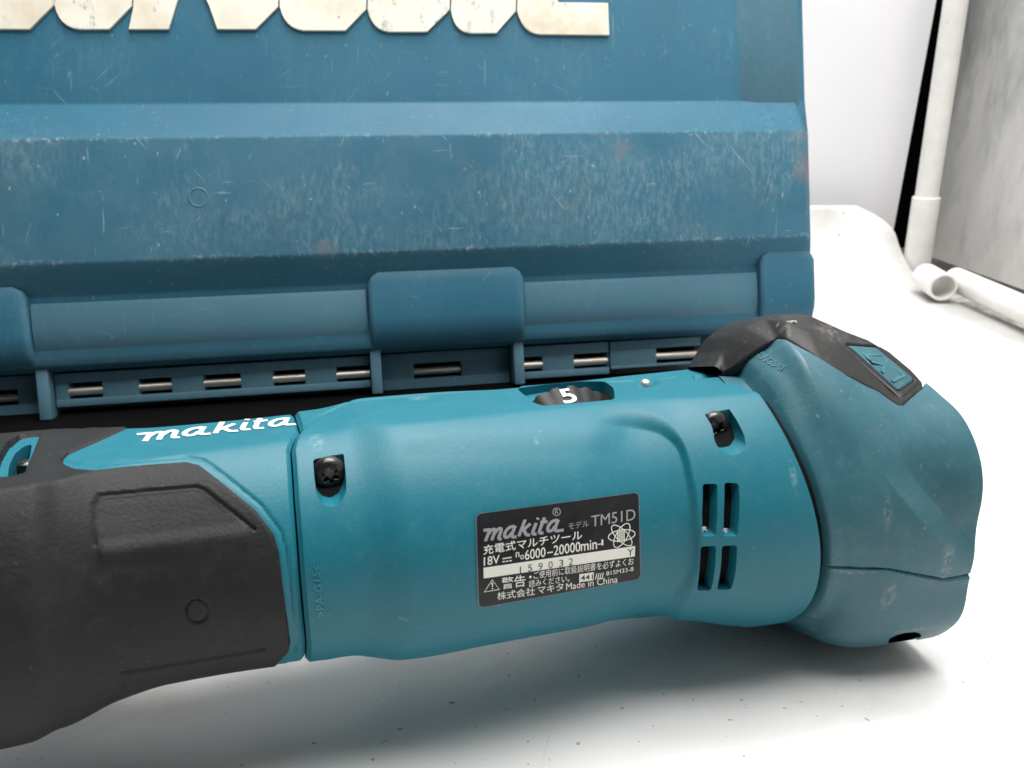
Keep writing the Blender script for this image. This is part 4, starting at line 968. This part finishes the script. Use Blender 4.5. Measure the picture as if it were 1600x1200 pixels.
# ---- switch opening at the far left of the grip ----------------------
SW = [(-60, 690), (8, 686), (34, 684), (52, 683), (48, 700), (40, 722), (34, 740), (20, 745), (0, 748), (-60, 752)]
bmc = bmesh.new(); SWH = rounded([(12, 747), (14, 728), (23, 709), (38, 697), (50, 694), (46, 718), (38, 742), (27, 748)], 4, 3)
swc = [hit(u, v, BVF)[0] for u, v in SWH]; nrm_s = hit(30, 720, BVF)[1]
add_cut(bmc, [p + nrm_s * 8 for p in swc], [p - nrm_s * 7 for p in swc], (0, 1))
bmesh.ops.recalc_face_normals(bmc, faces=bmc.faces); cme = bpy.data.meshes.new('cut'); bmc.to_mesh(cme); bmc.free(); cme.materials.append(teal); cme.materials.append(black_in)
front.data.materials.append(black_in); boolean_cut(front, cme)
for (u, v, sc_) in ((24, 738, (2.4, 1.0, .7)), (40, 716, (1.2, 1.2, 2.2))):
    p, nn = hit(u, v, BVF); bm = bmesh.new(); box_bm(bm, (-.0014, -.0014, -.0014), (.0014, .0014, .0014), .0005, 2); me = bpy.data.meshes.new('switch_slider'); bm.to_mesh(me); bm.free()
    o = link_mesh('switch_slider', me, screw_m, tool, sharp=40); o.location = Vector(base_shift(p - nn * 3.5) * MM); o.scale = sc_

# lint caught in the vents and a chip of pale dirt on the cap
lint_m, nt, b_ = new_mat('grey_lint'); b_.inputs['Base Color'].default_value = (.55, .56, .56, 1); b_.inputs['Roughness'].default_value = .95
def clump(name, p, r_, sc, parent, mat):
    bm = bmesh.new(); bmesh.ops.create_icosphere(bm, subdivisions=3, radius=r_ * MM)
    for v in bm.verts: v.co *= .55 + .9 * random.random()
    me = bpy.data.meshes.new(name); bm.to_mesh(me); bm.free(); o = link_mesh(name, me, mat, parent, smoothf=False); o.location = Vector(base_shift(p) * MM); o.scale = sc; return o
for (u, v) in ((1107, 834), (1141, 836)):
    p, nn = hit(u, v, BVM)
    if p is not None: clump('lint', p + np.array([0, 3.0, -.3]), .75, (1.6, 1.2, .5), tool, lint_m)
p, nn = hit(1238, 503, BVC)
if p is not None: clump('dirt_chip', p, .9, (1.4, .6, .4), cap, lint_m)

# scuffs with a place of their own: pale rubbed spots on exposed edges
def scuff(mat, spots, col, amt, scale=500):
    nt = mat.node_tree; bs = nt.nodes['Principled BSDF']; src = bs.inputs['Base Color'].links[0].from_socket
    tc = N(nt, 'ShaderNodeTexCoord'); tot = None
    for p, (rx, ry, rz) in spots:
        mp = N(nt, 'ShaderNodeMapping'); mp.vector_type = 'TEXTURE'; mp.inputs['Location'].default_value = tuple(base_shift(p) * MM); mp.inputs['Scale'].default_value = (rx * MM, ry * MM, rz * MM)
        nt.links.new(tc.outputs['Object'], mp.inputs[0]); ln = N(nt, 'ShaderNodeVectorMath', operation='LENGTH'); nt.links.new(mp.outputs[0], ln.inputs[0])
        k = ramp(nt, ln.outputs['Value'], [(.2, 1), (1.0, 0)]); tot = k if tot is None else math_n(nt, 'MAXIMUM', tot, k)
    nz = ramp(nt, noise(nt, scale, 6, .75), [(.44, 0), (.60, 1)])
    nt.links.new(mix(nt, math_n(nt, 'MULTIPLY', math_n(nt, 'MULTIPLY', tot, nz), amt), src, col), bs.inputs['Base Color'])
def spots(lst, bv): return [(p, r_) for p, r_ in ((hit(u, v, bv)[0], r_) for u, v, r_ in lst) if p is not None]
scuff(teal_grey, spots([(1482, 868, (2.5, 5, 4)), (1478, 892, (2.5, 5, 4)), (1387, 800, (1.4, 5, 6)), (1388, 930, (2.5, 5, 5)), (1325, 893, (9, 5, .8)), (1425, 984, (9, 5, 1.0))], BVA), (.34, .36, .33), .5, 700)
scuff(teal, spots([(495, 690, (2, 4, 2)), (838, 690, (.7, 2, 1.0)), (1240, 745, (1.2, 4, 5)), (655, 622, (3, 4, 1.2)), (462, 830, (.8, 4, 12))], BVM), (.32, .44, .46), .45, 900)
scuff(cap_rubber, spots([(1300, 520, (12, 8, 3)), (1345, 545, (6, 8, 3)), (1229, 515, (1.2, 3, 4))], BVC), (.26, .25, .24), .45, 700)
